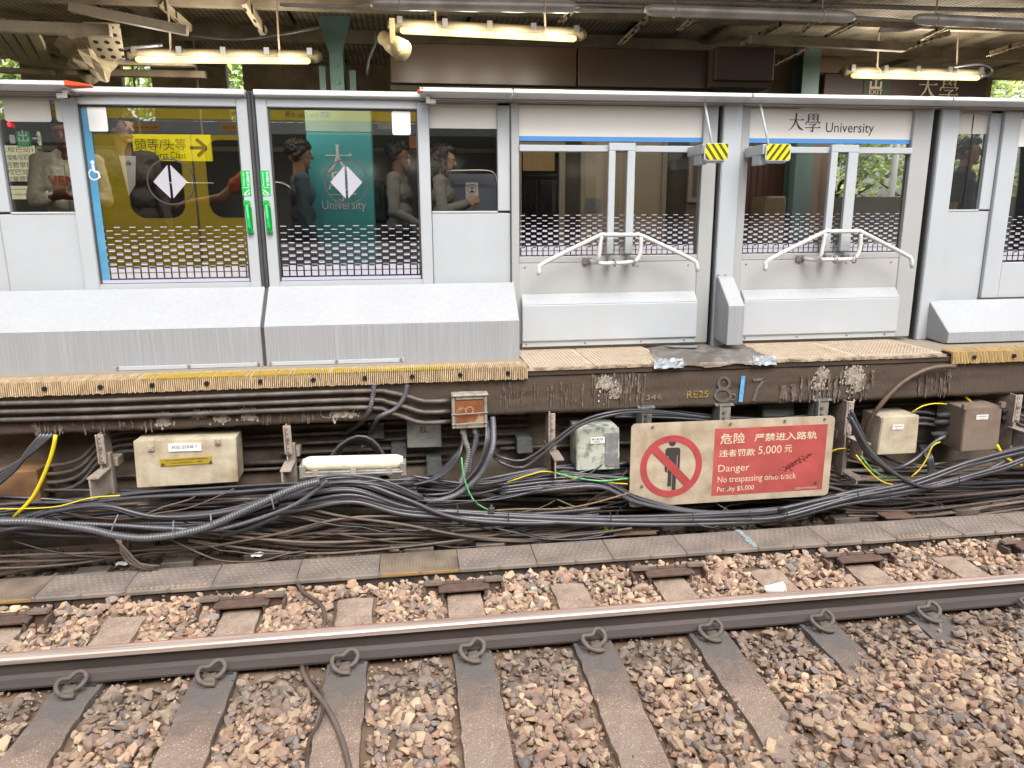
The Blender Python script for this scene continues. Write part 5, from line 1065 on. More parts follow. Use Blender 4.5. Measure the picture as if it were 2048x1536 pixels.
for k, (x0, y0, x1, y1, z0, z1) in enumerate(((318, 10, 380, 64, 3.88, 3.72), (488, 8, 527, 70, 3.88, 3.70), (862, 5, 868, 32, 3.86, 3.8), (1150, 14, 1118, 46, 3.86, 3.76), (1292, 38, 1238, 90, 3.88, 3.72), (1392, 32, 1358, 60, 3.86, 3.8), (1556, 50, 1474, 98, 3.88, 3.7), (1630, 40, 1600, 66, 3.86, 3.8), (1900, 52, 1842, 80, 3.86, 3.78), (1895, 70, 1798, 104, 3.84, 3.7), (1720, 42, 1550, 130, 3.86, 3.62), (2060, 85, 1975, 112, 3.8, 3.7))):
    lbar(PZ(x0, y0, z0), PZ(x1, y1, z1), .05, f'{ordn[k]} slanting slotted strut from the left under the canopy')
for k, (x0, y0, x1, y1, Y, h, lab) in enumerate(((-20, 52, 222, 62, 5.9, .075, 'pale flat rail across the top left corner'), (195, 123, 388, 127, 6.5, .05, 'pale flat rail under the left fluorescent light'), (130, 144, 412, 150, 6.9, .055, 'lower pale flat rail above the left sliding door'), (-20, 139, 110, 146, 6.9, .04, 'dark flat rail at the far left above the white capping rail'), (1500, 78, 1810, 95, 6.4, .07, 'pale flat rail above the brown boxes at the right'), (140, 14, 375, 62, 5.7, .06, 'long sloping pale rail in the top left'))):
    s = MB(); bar(s, P(x0, y0, Y), P(x1, y1, Y), .07, h); s.build('flat_rail', m_roofb, bevel=.004, label=lab, cat='rail', group='pale rails under the canopy')
s = MB(); a, b = P(190, 66, 6.3), P(245, 118, 6.3); s.hexa([(a.x, 6.1, a.z+.02), (a.x+.25, 6.1, a.z+.02), (b.x, 6.35, b.z), (b.x-.22, 6.35, b.z), (a.x, 6.1, a.z+.03), (a.x+.25, 6.1, a.z+.03), (b.x, 6.35, b.z+.01), (b.x-.22, 6.35, b.z+.01)])
s.build('tray_piece', m_tray, label='tilted piece of perforated tray beside the left fluorescent light', cat='cable tray')
# slatted ducts top left
for k in range(4):
    a, b, d = P(-30+k*30, 40+k*3, 5.9), P(28+k*22, 112+k*3, 6.5), P(90+k*20, 136+k*2, 7.2); s = MB(); bar(s, a, b, .07, .05); bar(s, b, d, .07, .05); s.build('cable_duct', M('cream duct', '8f8468', .6, var=.1, scale=4), label=f'{ordn[k]} of the four cream ducts from the left in the top left corner', cat='duct', group='cream ducts in the top left corner', bevel=.004)
# beige cloth wrapped fitting
s = MB(); ctr = P(172, 104, 6.4); n, m_ = 16, 9; vs = []
for j in range(m_):
    f = j/(m_-1)
    for i in range(n):
        a = 2*math.pi*i/n; r_ = (.05+.11*math.sin(f*2.4+.25))*(1+.28*math.sin(a*3+j*1.3)+.1*rnd.uniform(-1, 1)); vs.append((ctr.x-.05+f*.10+r_*math.cos(a), ctr.y+r_*.8*math.sin(a), ctr.z+.16-f*.34+(.05*math.sin(a*2) if j in (0, m_-1) else 0)))
s.add(vs, [(j*n+i, j*n+(i+1) % n, (j+1)*n+(i+1) % n, (j+1)*n+i) for j in range(m_-1) for i in range(n)]); s.build('wrapped_fitting', M('beige tarpaulin', '8d8168', .7, var=.15), smooth=False, label='fitting wrapped in crumpled beige sheeting hanging top left', cat='wrapped fitting')
# fluorescent lights
m_tube = M('lit tube', '6a5f40', .5, emit='fff0a4', estr=.5, var=.02)
m_dif = M('cream light housing', '6a604c', .45, var=.1, scale=6)
def fluoro(x0, y0, x1, y1, Y, lab):
    a, b = P(x0, y0, Y), P(x1, y1, Y); t = thing('fluorescent_light', lab, 'light', (a.x, Y, a.z), 'lit fluorescent lights under the canopy'); d = (b-a).normalized()
    s = MB(); u = Vector((0, 0, .03)); s.tube([a-d*.09+u, a-d*.05+u, b+d*.05+u, b+d*.09+u], [.025, .048, .048, .025], 12); s.build('housing', m_dif, t, smooth=True)
    s = MB(); s.tube([a+Vector((0, -.045, -.012)), a+d*.02+Vector((0, -.045, -.012)), b-d*.02+Vector((0, -.045, -.012)), b+Vector((0, -.045, -.012))], [.014, .025, .025, .014], 12); s.build('tube', m_tube, t, smooth=True)
    s = MB()
    for f in (.0, .25, .5, .75, 1.0): q = a.lerp(b, f)+Vector((0, -.04, .06)); s.box(q.x-.02, q.x+.02, q.y-.03, q.y, q.z-.03, q.z+.02)
    s.each('clip', m_steel, t)
    s = MB()
    for f in (.2, .82): q = a.lerp(b, f); s.tube([q+Vector((0, -.03, .06)), q+Vector((0, 0, .3)), Vector((q.x, q.y, ZC))], .008, 5); s.tube([q+Vector((.01, -.085, -.03)), q+Vector((.005, -.075, .03)), q+Vector((0, -.0, .1))], .005, 5)
    s.each('hanger', m_roofb, t)
    for f in (.1, .37, .63, .9):
        ld = bpy.data.lights.new('tube_glow', 'POINT'); ld.energy = 4.5; ld.shadow_soft_size = .06; ld.color = (1, .92, .78); lo = bpy.data.objects.new('tube_glow', ld); COL.objects.link(lo); lo.parent = t; lo.location = a.lerp(b, f)-WLOC[t.name]+Vector((0, -.16, -.04))
    return t
fluoro(275, 118, 622, 121, 6.4, 'left lit fluorescent light above the left sliding door')
fluoro(800, 60, 1150, 77, 6.0, 'lit fluorescent light in the middle beside the beige speaker')
fluoro(1698, 150, 1952, 155, 6.9, 'right lit fluorescent light above the University header')
m_alu = M('dull grey pipe', '86807a', .45, .3, var=.15, scale=4, dirt='5c544a', damt=.3)
for k, (x0, y0, x1, y1, lab) in enumerate(((750, 7, 1146, 14, 'left unlit tubular light along the top edge'), (1298, 20, 1702, 34, 'middle unlit tubular light along the top edge'), (1835, 38, 2120, 52, 'right unlit tubular light along the top edge'))):
    Y = 5.35; a, b = P(x0, y0, Y), P(x1, y1, Y); d = (b-a).normalized(); t = thing('unlit_light', lab, 'light', (a.x, Y, a.z), 'unlit tubular lights along the top')
    s = MB(); s.tube([a-d*.03, a, a+d*.05, b-d*.05, b, b+d*.03], [.018, .034, .040, .040, .034, .018], 12); s.build('tube_housing', m_alu, t, smooth=True)
    s = MB()
    for f in (.12, .85): q = a.lerp(b, f); s.tube([q+Vector((.0, .043*math.cos(R(w_)), .043*math.sin(R(w_)))) for w_ in range(0, 361, 30)], .005, 5); s.tube([q+Vector((0, 0, .05)), Vector((q.x, q.y, ZC))], .006, 5)
    s.each('hanger', m_roofb, t)
for k, (pth, r, lab) in enumerate((([(560, 10), (700, 14), (760, 10), (1000, 14), (1150, 10), (1290, 14)], .014, 'thin grey conduit along the top from the column to the middle tubular light'), ([(1150, 20), (1290, 22), (1500, 30), (1710, 36), (1850, 46)], .016, 'grey conduit running beside the middle tubular light'), ([(1100, 0), (1400, 4), (1700, 12), (2100, 20)], .018, 'uppermost grey conduit at the top right'), ([(1760, 60), (1810, 58), (1850, 50), (1880, 44)], .018, 'bent white conduit near the right tubular light'))):
    cable('conduit', lab, 'conduit', ppath(pth, 5.5), r, m_alu, n=8)
for lab, pth, Y, r in (('dark cable looped over the left fluorescent light', [(250, 118), (222, 112), (226, 98), (250, 96), (300, 92), (325, 90)], 6.35, .014), ('dark cable drooping across the canopy in the middle', [(380, 72), (470, 80), (560, 70), (640, 55)], 6.6, .014), ('grey cable dropping beside the green column', [(752, 62), (750, 90), (738, 118), (735, 150)], 6.6, .012), ('dark cable curling at the right end of the right fluorescent light', [(1900, 135), (1960, 128), (1985, 138), (1980, 150), (1962, 152)], 6.85, .014)):
    cable('cable', lab, 'cable', ppath(pth, Y), r, m_cb)
# speaker
t = thing('speaker', 'beige projector speaker tilted down from the canopy in the middle', 'speaker', P(790, 85, 6.05)); a, b = P(770, 78, 6.1), P(806, 102, 5.95); d = (b-a)
s = MB(); s.tube([a-d*.12, a-d*.11, a+d*.28, a+d*.3, a+d*.32, b, b-d*.05], [.04, .052, .054, .054, .068, .08, .07], 18); s.build('horn', M('beige speaker', 'a4946f', .5, var=.06), t, smooth=True)
s = MB(); q = a.lerp(b, .45); s.box(q.x-.02, q.x+.02, q.y-.1, q.y-.085, q.z, q.z+.16); s.cyl(q+Vector((0, -.11, .0)), q+Vector((0, -.08, .0)), .02); s.build('yoke', M('beige speaker', 'a4946f'), t)
# green columns
def column(x0, x1, Y, lab, z0=ZF, flare=True):
    a, b = X(x0, 140, Y), X(x1, 140, Y); t = thing('column', lab, 'column', (a, Y, z0)); w_ = b-a
    s = MB(); s.box(a, b, Y, Y+.02, z0, ZC); s.box(a, b, Y+.2, Y+.22, z0, ZC); s.box((a+b)/2-.012, (a+b)/2+.012, Y+.02, Y+.2, z0, ZC); s.build('shaft', m_teal, t)
    if flare:
        s = MB(); s.plate([(a, ZC-.32), (a-.09, ZC-.02), (b+.09, ZC-.02), (b, ZC-.32)], Y-.004, Y+.004+.0); s.box(a-.1, a-.045, Y+.05, Y+.09, z0, ZC-.42); s.box(b+.045, b+.1, Y+.05, Y+.09, z0, ZC-.45); s.build('gusset', m_teal, t)
        s = MB(); 
        for zz in (3.42, 3.56): s.cyl(((a+b)/2, Y-.012, zz), ((a+b)/2, Y+.0, zz), .02, 8)
        s.each('bolt', m_teal, t)
column(660, 687, 7.0, 'grey green steel column above the right sliding door')
column(1606, 1640, 7.3, 'grey green steel column right of the brown booth', flare=False)
# overhead brown boxes
m_brn = M('brown glossy panel', '3e2c18', .35, var=.12, scale=1.5)
def overhead(x0, y0, x1, y1, Y, dep, lab, joints, mt):
    a, b = P(x0, y0, Y), P(x1, y1, Y); t = thing('overhead_cabinet', lab, 'cabinet', (a.x, Y, b.z), 'brown overhead cabinets'); js = [a.x]+[X(j, (y0+y1)/2, Y) for j in joints]+[b.x]
    s = MB()
    for u, v in zip(js[:-1], js[1:]): s.box(u+.008, v-.008, Y, Y+dep, b.z, a.z)
    s.build('front_panel', mt, t, bevel=.006); s = MB(); s.box(a.x, b.x, Y+.05, Y+dep-.01, b.z-.05, a.z-.01); s.build('carcass', m_dk, t); return t
overhead(777, 84, 1425, 178, 6.75, .8, 'long glossy brown overhead cabinet behind the screens in two wide panels', [1155], m_brn)
overhead(1432, 92, 1548, 162, 6.6, 1.0, 'shorter matt brown overhead cabinet left of the right column', [], M('matt brown panel', '46362a', .6, var=.1))
# hanging direction sign
a, b = P(1650, 146, 7.5), P(1970, 214, 7.5); t = thing('hanging_sign', 'dark hanging sign reading EXIT and University in Chinese behind the right light', 'sign', (a.x, 7.5, b.z))
s = MB(); s.box(a.x, b.x, 7.5, 7.58, b.z, a.z); s.build('sign_box', M('dark brown sign', '33241c', .45, var=.08), t, bevel=.008)
m_sl = M('dim sign white', 'b8a894', .5, var=.05)
s = MB(); a2, b2 = P(1730, 150, 7.49), P(1776, 212, 7.49); s.box(a2.x, b2.x, 7.492, 7.499, b2.z, a2.z); s.build('exit_panel', M('dim green', '24331c', .5), t)
s = MB(); letters(s, 'EXIT', X(1739, 188, 7.48), Z(1739, 188, 7.48), 7.489, .045, X(1766, 188, 7.48)-X(1739, 188, 7.48)); k = P(1740, 175, 7.48); u = .0052
for st in ([(0, 0), (26, 0)], [(13, 0), (13, 34)], [(2, 0), (2, 12)], [(24, 0), (24, 12)], [(3, 17), (23, 17)], [(4, 17), (4, 28)], [(22, 17), (22, 28)]): s.stroke([(k.x+p_*u, k.z+q_*u, .022) for p_, q_ in st], 7.488-.0001*st[0][0], .001)
s.build('exit_text', m_sl, t)
s = MB(); a3 = P(1833, 199, 7.48); sz = X(1872, 199, 7.48)-a3.x; glyph(s, DA, a3.x, a3.z, sz*1.08, 7.489); glyph(s, XUE, a3.x+sz*1.1, a3.z, sz*1.08, 7.489); s.build('station_name', m_sl, t)
# ---------------------------------------------------------------- behind the screens
m_bw = M('booth brown wall', '776352', .6, var=.12, scale=2)
m_bdoor = M('beige booth door', 'ab9880', .45, var=.06, scale=1.5)
m_fr = M('pale window frame', '978b78', .5, var=.06)
m_dkw = M('reflection backdrop', '56534e', .7, var=.15, scale=2)
Y = 7.6
t = thing('booth', 'brown staff booth behind the emergency doors with windows', 'booth', (1.5, Y, ZF))
x0 = X(1020, 350, Y); x1 = X(1665, 350, Y)
s = MB(); s.box(x0, x1, Y, 9.0, ZF, 3.9); s.build('wall', m_bw, t)
s = MB(); s.box(X(1040, 400, Y), X(1118, 400, Y), Y-.01, Y-.002, Z(1080, 500, Y), Z(1080, 300, Y)); s.build('window_pane', glass('booth glass', (.2, .2, .2), .15), t)
s = MB(); bezel(s, X(1036, 400, Y), X(1128, 400, Y), 1.6, Z(1080, 285, Y), .03, .06, .06, .05, Y-.05, Y-.004); bezel(s, X(1372, 400, Y), X(1412, 400, Y), Z(1390, 405, Y), Z(1390, 280, Y), .04, .04, .05, .05, Y-.05, Y-.004); s.each('window_frame', m_fr, t)
s = MB(); s.box(X(1045, 340, Y), X(1108, 340, Y), Y-.03, Y-.012, Z(1080, 342, Y), Z(1080, 300, Y)); s.build('window_blind', M('tan blind', '9c7c50', .8, var=.15, stretch=(8, 1, 1)), t)
s = MB(); s.box(X(1128, 400, Y), X(1164, 400, Y), Y-.02, Y-.002, ZF, 3.2); s.box(X(1330, 400, Y), X(1372, 400, Y), Y-.012, Y-.002, ZF, 3.1); s.build('dark_panel', m_dk, t)
dx0, dx1 = X(1166, 400, Y), X(1318, 400, Y); s = MB(); s.box(dx0, dx1, Y-.06, Y-.003, ZF+.02, 3.15); dr = s.build('door', m_bdoor, t, bevel=.004)
s = MB(); s.box(dx1-.0, dx1+.05, Y-.075, Y-.003, ZF, 3.2); s.box(dx0-.04, dx0, Y-.075, Y-.003, ZF, 3.2); s.each('door_frame', m_fr, t)
s = MB(); a, b = P(1172, 397, Y-.06), P(1198, 424, Y-.06); s.box(a.x, b.x, Y-.072, Y-.06, b.z, a.z); s.tube([(b.x-.03, Y-.08, b.z+.03), (b.x-.03, Y-.1, b.z+.05), (b.x-.03, Y-.1, a.z-.05), (b.x-.03, Y-.08, a.z-.03)], .01, 6); s.build('lock_plate', m_steel, dr)
s = MB(); s.box(X(1480, 400, Y), X(1578, 400, Y), Y-.02, Y-.002, ZF, 3.2)
for k in range(8): xx = X(1486+k*12, 400, Y); s.box(xx, xx+.012, Y-.035, Y-.02, ZF, 3.2)
s.build('ribbed_panel', M('maroon ribbed panel', '6a3f2f', .5, var=.12, scale=3), t)
s = MB(); s.box(X(1530, 400, Y-.6), X(1572, 400, Y-.6), Y-.62, Y-.3, ZF, Z(1550, 392, Y-.6)); s.build('bin', M('tan bin', '8a745c', .5), bevel=.02, label='tan box standing in front of the maroon ribbed panel', cat='bin')
# far side of the island platform: dark wall added so reflections show, then parapet
s = MB(); s.box(-14, X(1020, 350, 9), 9.0, 9.1, ZF, 3.32); s.build('backdrop_wall', m_dkw, label='dark backdrop wall added behind the waiting passengers', cat='wall')
s = MB(); s.box(-14, X(1020, 350, 9), 8.97, 9.0, 1.9, 1.96); s.box(-14, X(1020, 350, 9), 8.97, 9.0, 3.0, 3.05); s.build('far_rail', m_fr, label='pale double rail along the dark backdrop wall', cat='rail')
s = MB(); s.box(X(1665, 390, 9), 15, 9.6, 9.75, ZF, Z(1760, 394, 9.6)); s.build('far_parapet', M('grey parapet', '7c766c', .7, var=.1), label='grey parapet along the far side of the platform in front of the greenery', cat='wall')
s = MB(); s.cyl((X(1787, 340, 10.5), 10.5, .5), (X(1797, 280, 10.5), 10.5, 5), .045, 10); s.build('white_pole', m_white, label='thin white pole beyond the parapet seen through the University door', cat='pole')
# grey glass cabinet with a notice
Y = 7.4; a, b = P(882, 347, Y), P(994, 470, Y); t = thing('grey_cabinet', 'blue grey cabinet with a notice behind the narrow fixed screen', 'cabinet', (a.x, Y, ZF))
s = MB(); s.box(a.x, b.x, Y, Y+.4, ZF, a.z); s.build('body', M('blue grey panel', '6a6f80', .5, var=.08), t, bevel=.01)
s = MB(); c0, c1 = P(931, 365, Y-.01), P(957, 402, Y-.01); s.plate(rrect(c0.x, c1.x, c1.z, c0.z, .012), Y-.008, Y-.002); n_ = s.build('notice', m_white, t)
s = MB(); cx, cz = (c0.x+c1.x)/2, c0.z-.062; s.ring(cx, cz, .038, .045, Y-.010); s.build('red_ring', M('notice red', (.5, .04, .04), .5), n_)
s = MB(); s.plate([(cx-.03, cz+.004), (cx, cz+.024), (cx+.03, cz+.004)], Y-.01, Y-.009); s.stroke([(cx, cz+.01, .005), (cx, cz-.012, .005)], Y-.0105, .001); s.plate([(cx-.022, cz-.03), (cx+.022, cz-.03), (cx+.012, cz-.012), (cx-.014, cz-.012)], Y-.01, Y-.009); s.build('picture', m_ink, n_)
s = MB()
for k in range(3): s.box(c0.x+.02, c1.x-.02, Y-.0092, Y-.0085, c1.z+.015+k*.018, c1.z+.02+k*.018)
s.build('text_lines', M('grey print', '77777a', .6), n_)
cable('stainless_rail', 'bent stainless rail over the blue grey cabinet', 'handrail', ppath([(868, 342), (930, 341), (972, 341), (986, 345), (992, 356), (994, 372)], 7.2), .012, m_steel)
# stainless queue rails
t = thing('queue_rail', 'stainless queue rail loop left of the teal University pillar', 'handrail', P(570, 480, 6.6)); s = MB()
a = [P(x, y, 6.6) for x, y in ((470, 366), (540, 366), (566, 368), (582, 378), (590, 394), (597, 440))]; e = a[-1]; a.append(Vector((e.x, e.y, ZF))); s.tube(spline(a, .04), .02, 10); s.build('rail', m_steel, t, smooth=True)
t = thing('queue_rail', 'straight stainless queue rail behind the left sliding door', 'handrail', P(300, 480, 6.6)); s = MB()
s.tube([P(205, 366, 6.6), P(428, 367, 6.6)], .012, 8); s.tube([P(205, 490, 6.6), P(455, 490, 6.6)], .010, 8); q = P(300, 372, 6.6); s.tube([q, Vector((q.x, q.y, ZF))], .026, 10); s.build('rail', m_steel, t, smooth=True)
# teal University pillar
Y = 6.72; a = X(608.5, 215, Y); b = X(735, 215, Y); b2 = X(744, 300, Y)
t = thing('station_pillar', 'teal clad pillar reading University in Chinese and English', 'pillar', (a, Y, ZF))
s = MB(); s.box(a, b2, Y, Y+.3, ZF, Z(670, 264, Y)); s.build('teal_cladding', M('teal panel', '52b2bc', .35, var=.1, scale=1), t, bevel=.01)
s = MB(); s.box(a, b2, Y, Y+.3, Z(670, 263, Y), 3.22); s.build('pale_top', M('pale teal top', 'a8c4b0', .4, var=.08), t)
s = MB(); sz = .26; q = P(678, 345, Y); glyph(s, DA, q.x-sz/2, q.z-.02, sz, Y-.006); q = P(688, 398, Y); glyph(s, XUE, q.x-sz/2-.01, q.z-.02, sz, Y-.006)
q0, q1 = P(645, 422, Y), P(733, 422, Y); letters(s, 'University', q0.x, q0.z-.01, Y-.006, .10, q1.x-q0.x, bold=.004); s.build('station_name', m_wht, t)
# yellow first class sign
Y = 7.3; a, b = P(263, 268, Y), P(424, 322, Y); t = thing('first_class_sign', 'yellow First Class sign with an arrow behind the left sliding door', 'sign', (a.x, Y, b.z))
s = MB(); s.box(a.x, b.x, Y, Y+.04, b.z, a.z); s.build('board', M('sign yellow', 'e6d400', .45, var=.05, emit='e6d400', estr=.3), t)
s = MB(); letters(s, '頭等/头等', a.x+.02, a.z-.14, Y-.004, .105, .44); letters(s, 'First Class', X(317, 312, Y)-.03, b.z+.02, Y-.004, .06, .27); s.build('lettering', M('olive ink', '4a4320', .5), t); s = MB(); s.stroke([(X(380, 295, Y), (a.z+b.z)/2, .028), (X(412, 295, Y), (a.z+b.z)/2, .028)], Y-.004, .001); s.stroke([(X(394, 295, Y), (a.z+b.z)/2+.075, .03), (X(413, 295, Y), (a.z+b.z)/2, .03), (X(394, 295, Y), (a.z+b.z)/2-.075, .03)], Y-.005, .001); s.build('arrow', M('olive ink', '4a4320', .5), t)
s = MB()
for k in (.1, .9): s.cyl((a.x+(b.x-a.x)*k, Y+.02, a.z), (a.x+(b.x-a.x)*k, Y+.02, ZC), .01, 6)
s.each('hanger', m_roofb, t)
# exit directory sign
Y = 7.6; a, b = P(-6, 262, Y), P(93, 398, Y); t = thing('exit_directory', 'cream exit directory board with a green EXIT symbol at the far left', 'sign', (a.x, Y, b.z))
s = MB(); s.box(a.x-.3, b.x, Y, Y+.06, b.z, a.z); s.build('board', M('cream board', 'b8b294', .5, var=.04, emit='b8b294', estr=.4), t)
s = MB(); zt = Z(40, 291, Y); s.box(a.x-.3, b.x, Y-.004, Y, zt, a.z); zb_ = Z(40, 365, Y); s.box(a.x-.3, b.x, Y-.004, Y, zb_-.03, zb_+.01); s.build('dark_band', M('dark band', '2c3030', .5), t)
s = MB(); g0, g1 = X(34, 280, Y), X(62, 280, Y); s.box(g0, g1, Y-.008, Y-.004, zt-.01, a.z); s.build('exit_panel', m_green, t)
s = MB(); u = (g1-g0)/34; k0 = (g0+u*4, zt+.042)
letters(s, 'EXIT', g0+u*4, zt+.0, Y-.0095, .03, u*26)
for st in ([(0, 0), (26, 0)], [(13, 0), (13, 32)], [(2, 0), (2, 11)], [(24, 0), (24, 11)], [(3, 16), (23, 16)], [(4, 16), (4, 27)], [(22, 16), (22, 27)]): s.stroke([(k0[0]+p_*u, k0[1]+q_*u*.82, .011) for p_, q_ in st], Y-.0095-.0001*st[0][0], .001)
zc = (zt+a.z)/2; xr_ = X(66, 280, Y); s.stroke([(xr_, zc, .016), (X(82, 280, Y), zc, .016)], Y-.0055, .001); s.stroke([(X(75, 280, Y), zc+.04, .016), (X(83, 280, Y), zc, .016), (X(75, 280, Y), zc-.04, .016)], Y-.006, .001)
bx = X(26, 281, Y); s.plate(rrect(bx-.024, bx+.022, zc-.045, zc+.03, .01), Y-.0055, Y-.0045); s.build('white_symbols', m_wht, t)
s = MB(); rows = [('中大校巴站1', 'CUHK Bus Stop 1', 303), ('何黃瑤璧樓/信和樓', 'Esther Lee Building / Sino Building', 319), ('綜合教學樓', 'Integrated Teaching Building', 334), ('中大校巴站3', 'CUHK Bus Stop 3', 348), ('伍何曼原樓', '', 362)]
for zh, en, y in rows:
    z_ = Z(40, y, Y); w_ = min(.34, .057*len(zh)); letters(s, zh, X(66, y, Y), z_-.008, Y-.003, .05, w_, align='R')
    if en: letters(s, en, X(69, y, Y), z_-.036, Y-.003, .016, min(.30, .0095*len(en)), align='R')
letters(s, 'Campus International Academic Park', X(78, 380, Y), Z(40, 381, Y), Y-.003, .02, .33, align='R'); letters(s, '出口 B 往港鐵大學站平台', X(68, 390, Y), Z(40, 391, Y), Y-.003, .018, .24, align='R')
s.build('board_text', M('board ink', '3a382e', .6), t)
s = MB(); u = P(78, 303, Y); s.box(u.x-.03, u.x+.035, Y-.004, Y, u.z-.025, u.z+.055); s.build('exit_letter_tile', M('grey green tile', '6f7d68', .5), t)
s = MB(); letters(s, 'C', u.x+.002, u.z-.012, Y-.0055, .052, align='C'); s.build('exit_letter', m_wht, t)
# poster and orange board seen through the right leaf
for lab, nm, q, Y, mt in (('small orange notice board high behind the right sliding door', 'orange_notice', (818, 272, 836, 296), 7.5, M('orange board', 'b86a1c', .5)), ('pale poster near the top right of the right sliding door', 'pale_poster', (755, 226, 783, 258), 7.5, M('pale poster', 'a99a70', .6, var=.3, scale=7)), ('round convex mirror behind the right sliding door', 'convex_mirror', None, 7.45, m_steel)):
    s = MB()
    if q: s.pxbox(*q, Y, .03)
    else: v = P(806, 322, Y); s.ell(v, .07, .03, .11, 16, 10)
    s.build(nm, mt, smooth=q is None, label=lab, cat=nm.split('_')[-1])
# ---------------------------------------------------------------- people
def caps(mb, a, b, ra, rb, n=14):
    a, b = Vector(a), Vector(b); d = (b-a); L_ = d.length or 1e-4; d = d/L_
    pts, rr = [], []
    for k in (-80, -55, -30, 0): pts.append(a+d*(ra*math.sin(R(k)))); rr.append(max(.0008, ra*math.cos(R(k))))
    for k in (0, 30, 55, 80): pts.append(b+d*(rb*math.sin(R(k)))); rr.append(max(.0008, rb*math.cos(R(k))))
    mb.tube(pts, rr, n)
FT = {}
def fused(mb, name, mat, parent, vox, smooth=5, xf=None, fold=0, fs=.05):
    me = bpy.data.meshes.new('t'); me.from_pydata(mb.v, [], mb.f); o = bpy.data.objects.new('t', me); COL.objects.link(o)
    bm = bmesh.new(); bm.from_mesh(me); bmesh.ops.recalc_face_normals(bm, faces=bm.faces); bm.to_mesh(me); bm.free()
    m_ = o.modifiers.new('r', 'REMESH'); m_.mode = 'VOXEL'; m_.voxel_size = vox; s_ = o.modifiers.new('s', 'SMOOTH'); s_.iterations = smooth; s_.factor = .5
    if fold:                                           # creases in cloth, locks in hair
        if fs not in FT: FT[fs] = bpy.data.textures.new('folds', 'CLOUDS'); FT[fs].noise_scale = fs; FT[fs].noise_depth = 2
        d_ = o.modifiers.new('d', 'DISPLACE'); d_.texture = FT[fs]; d_.strength = fold; d_.mid_level = .5
    bpy.context.view_layer.update(); out = bpy.data.meshes.new_from_object(o.evaluated_get(bpy.context.evaluated_depsgraph_get()))
    bpy.data.objects.remove(o); bpy.data.meshes.remove(me)
    if xf: out.transform(xf)
    out.materials.clear(); out.materials.append(mat); out.polygons.foreach_set('use_smooth', [True]*len(out.polygons))
    ob = bpy.data.objects.new(name, out); COL.objects.link(ob); ob.parent = parent; WLOC[ob.name] = WLOC[parent.name]; return ob
def hand(mb, w, d, nrm, curl=.5, side=1):
    w, d, nrm = Vector(w), Vector(d).normalized(), Vector(nrm); nrm = (nrm-d*nrm.dot(d)).normalized(); x_ = d.cross(nrm)*side
    for o_ in (-.022, 0, .022): caps(mb, w+x_*o_*.7, w+d*.075+x_*o_, .015, .015, 8)
    for i, (o_, l) in enumerate(((-.031, .062), (-.011, .075), (.010, .080), (.031, .070))):
        p = w+d*.085+x_*o_*-1; ang = 0
        for q in range(3):
            ang += curl*(.5+.25*q+.06*i); dd = d*math.cos(ang)+nrm*math.sin(ang); e = p+dd*l*(.42, .33, .25)[q]; caps(mb, p, e, .0092-.0006*q, .0086-.0006*q, 8); p = e
    p = w+d*.025+x_*.03; dd = (d*.6+x_*.65+nrm*.35).normalized(); e = p+dd*.042; caps(mb, p, e, .013, .0105, 8); caps(mb, e, e+(d*.85+nrm*.45+x_*.1).normalized()*.034, .0102, .0085, 8)
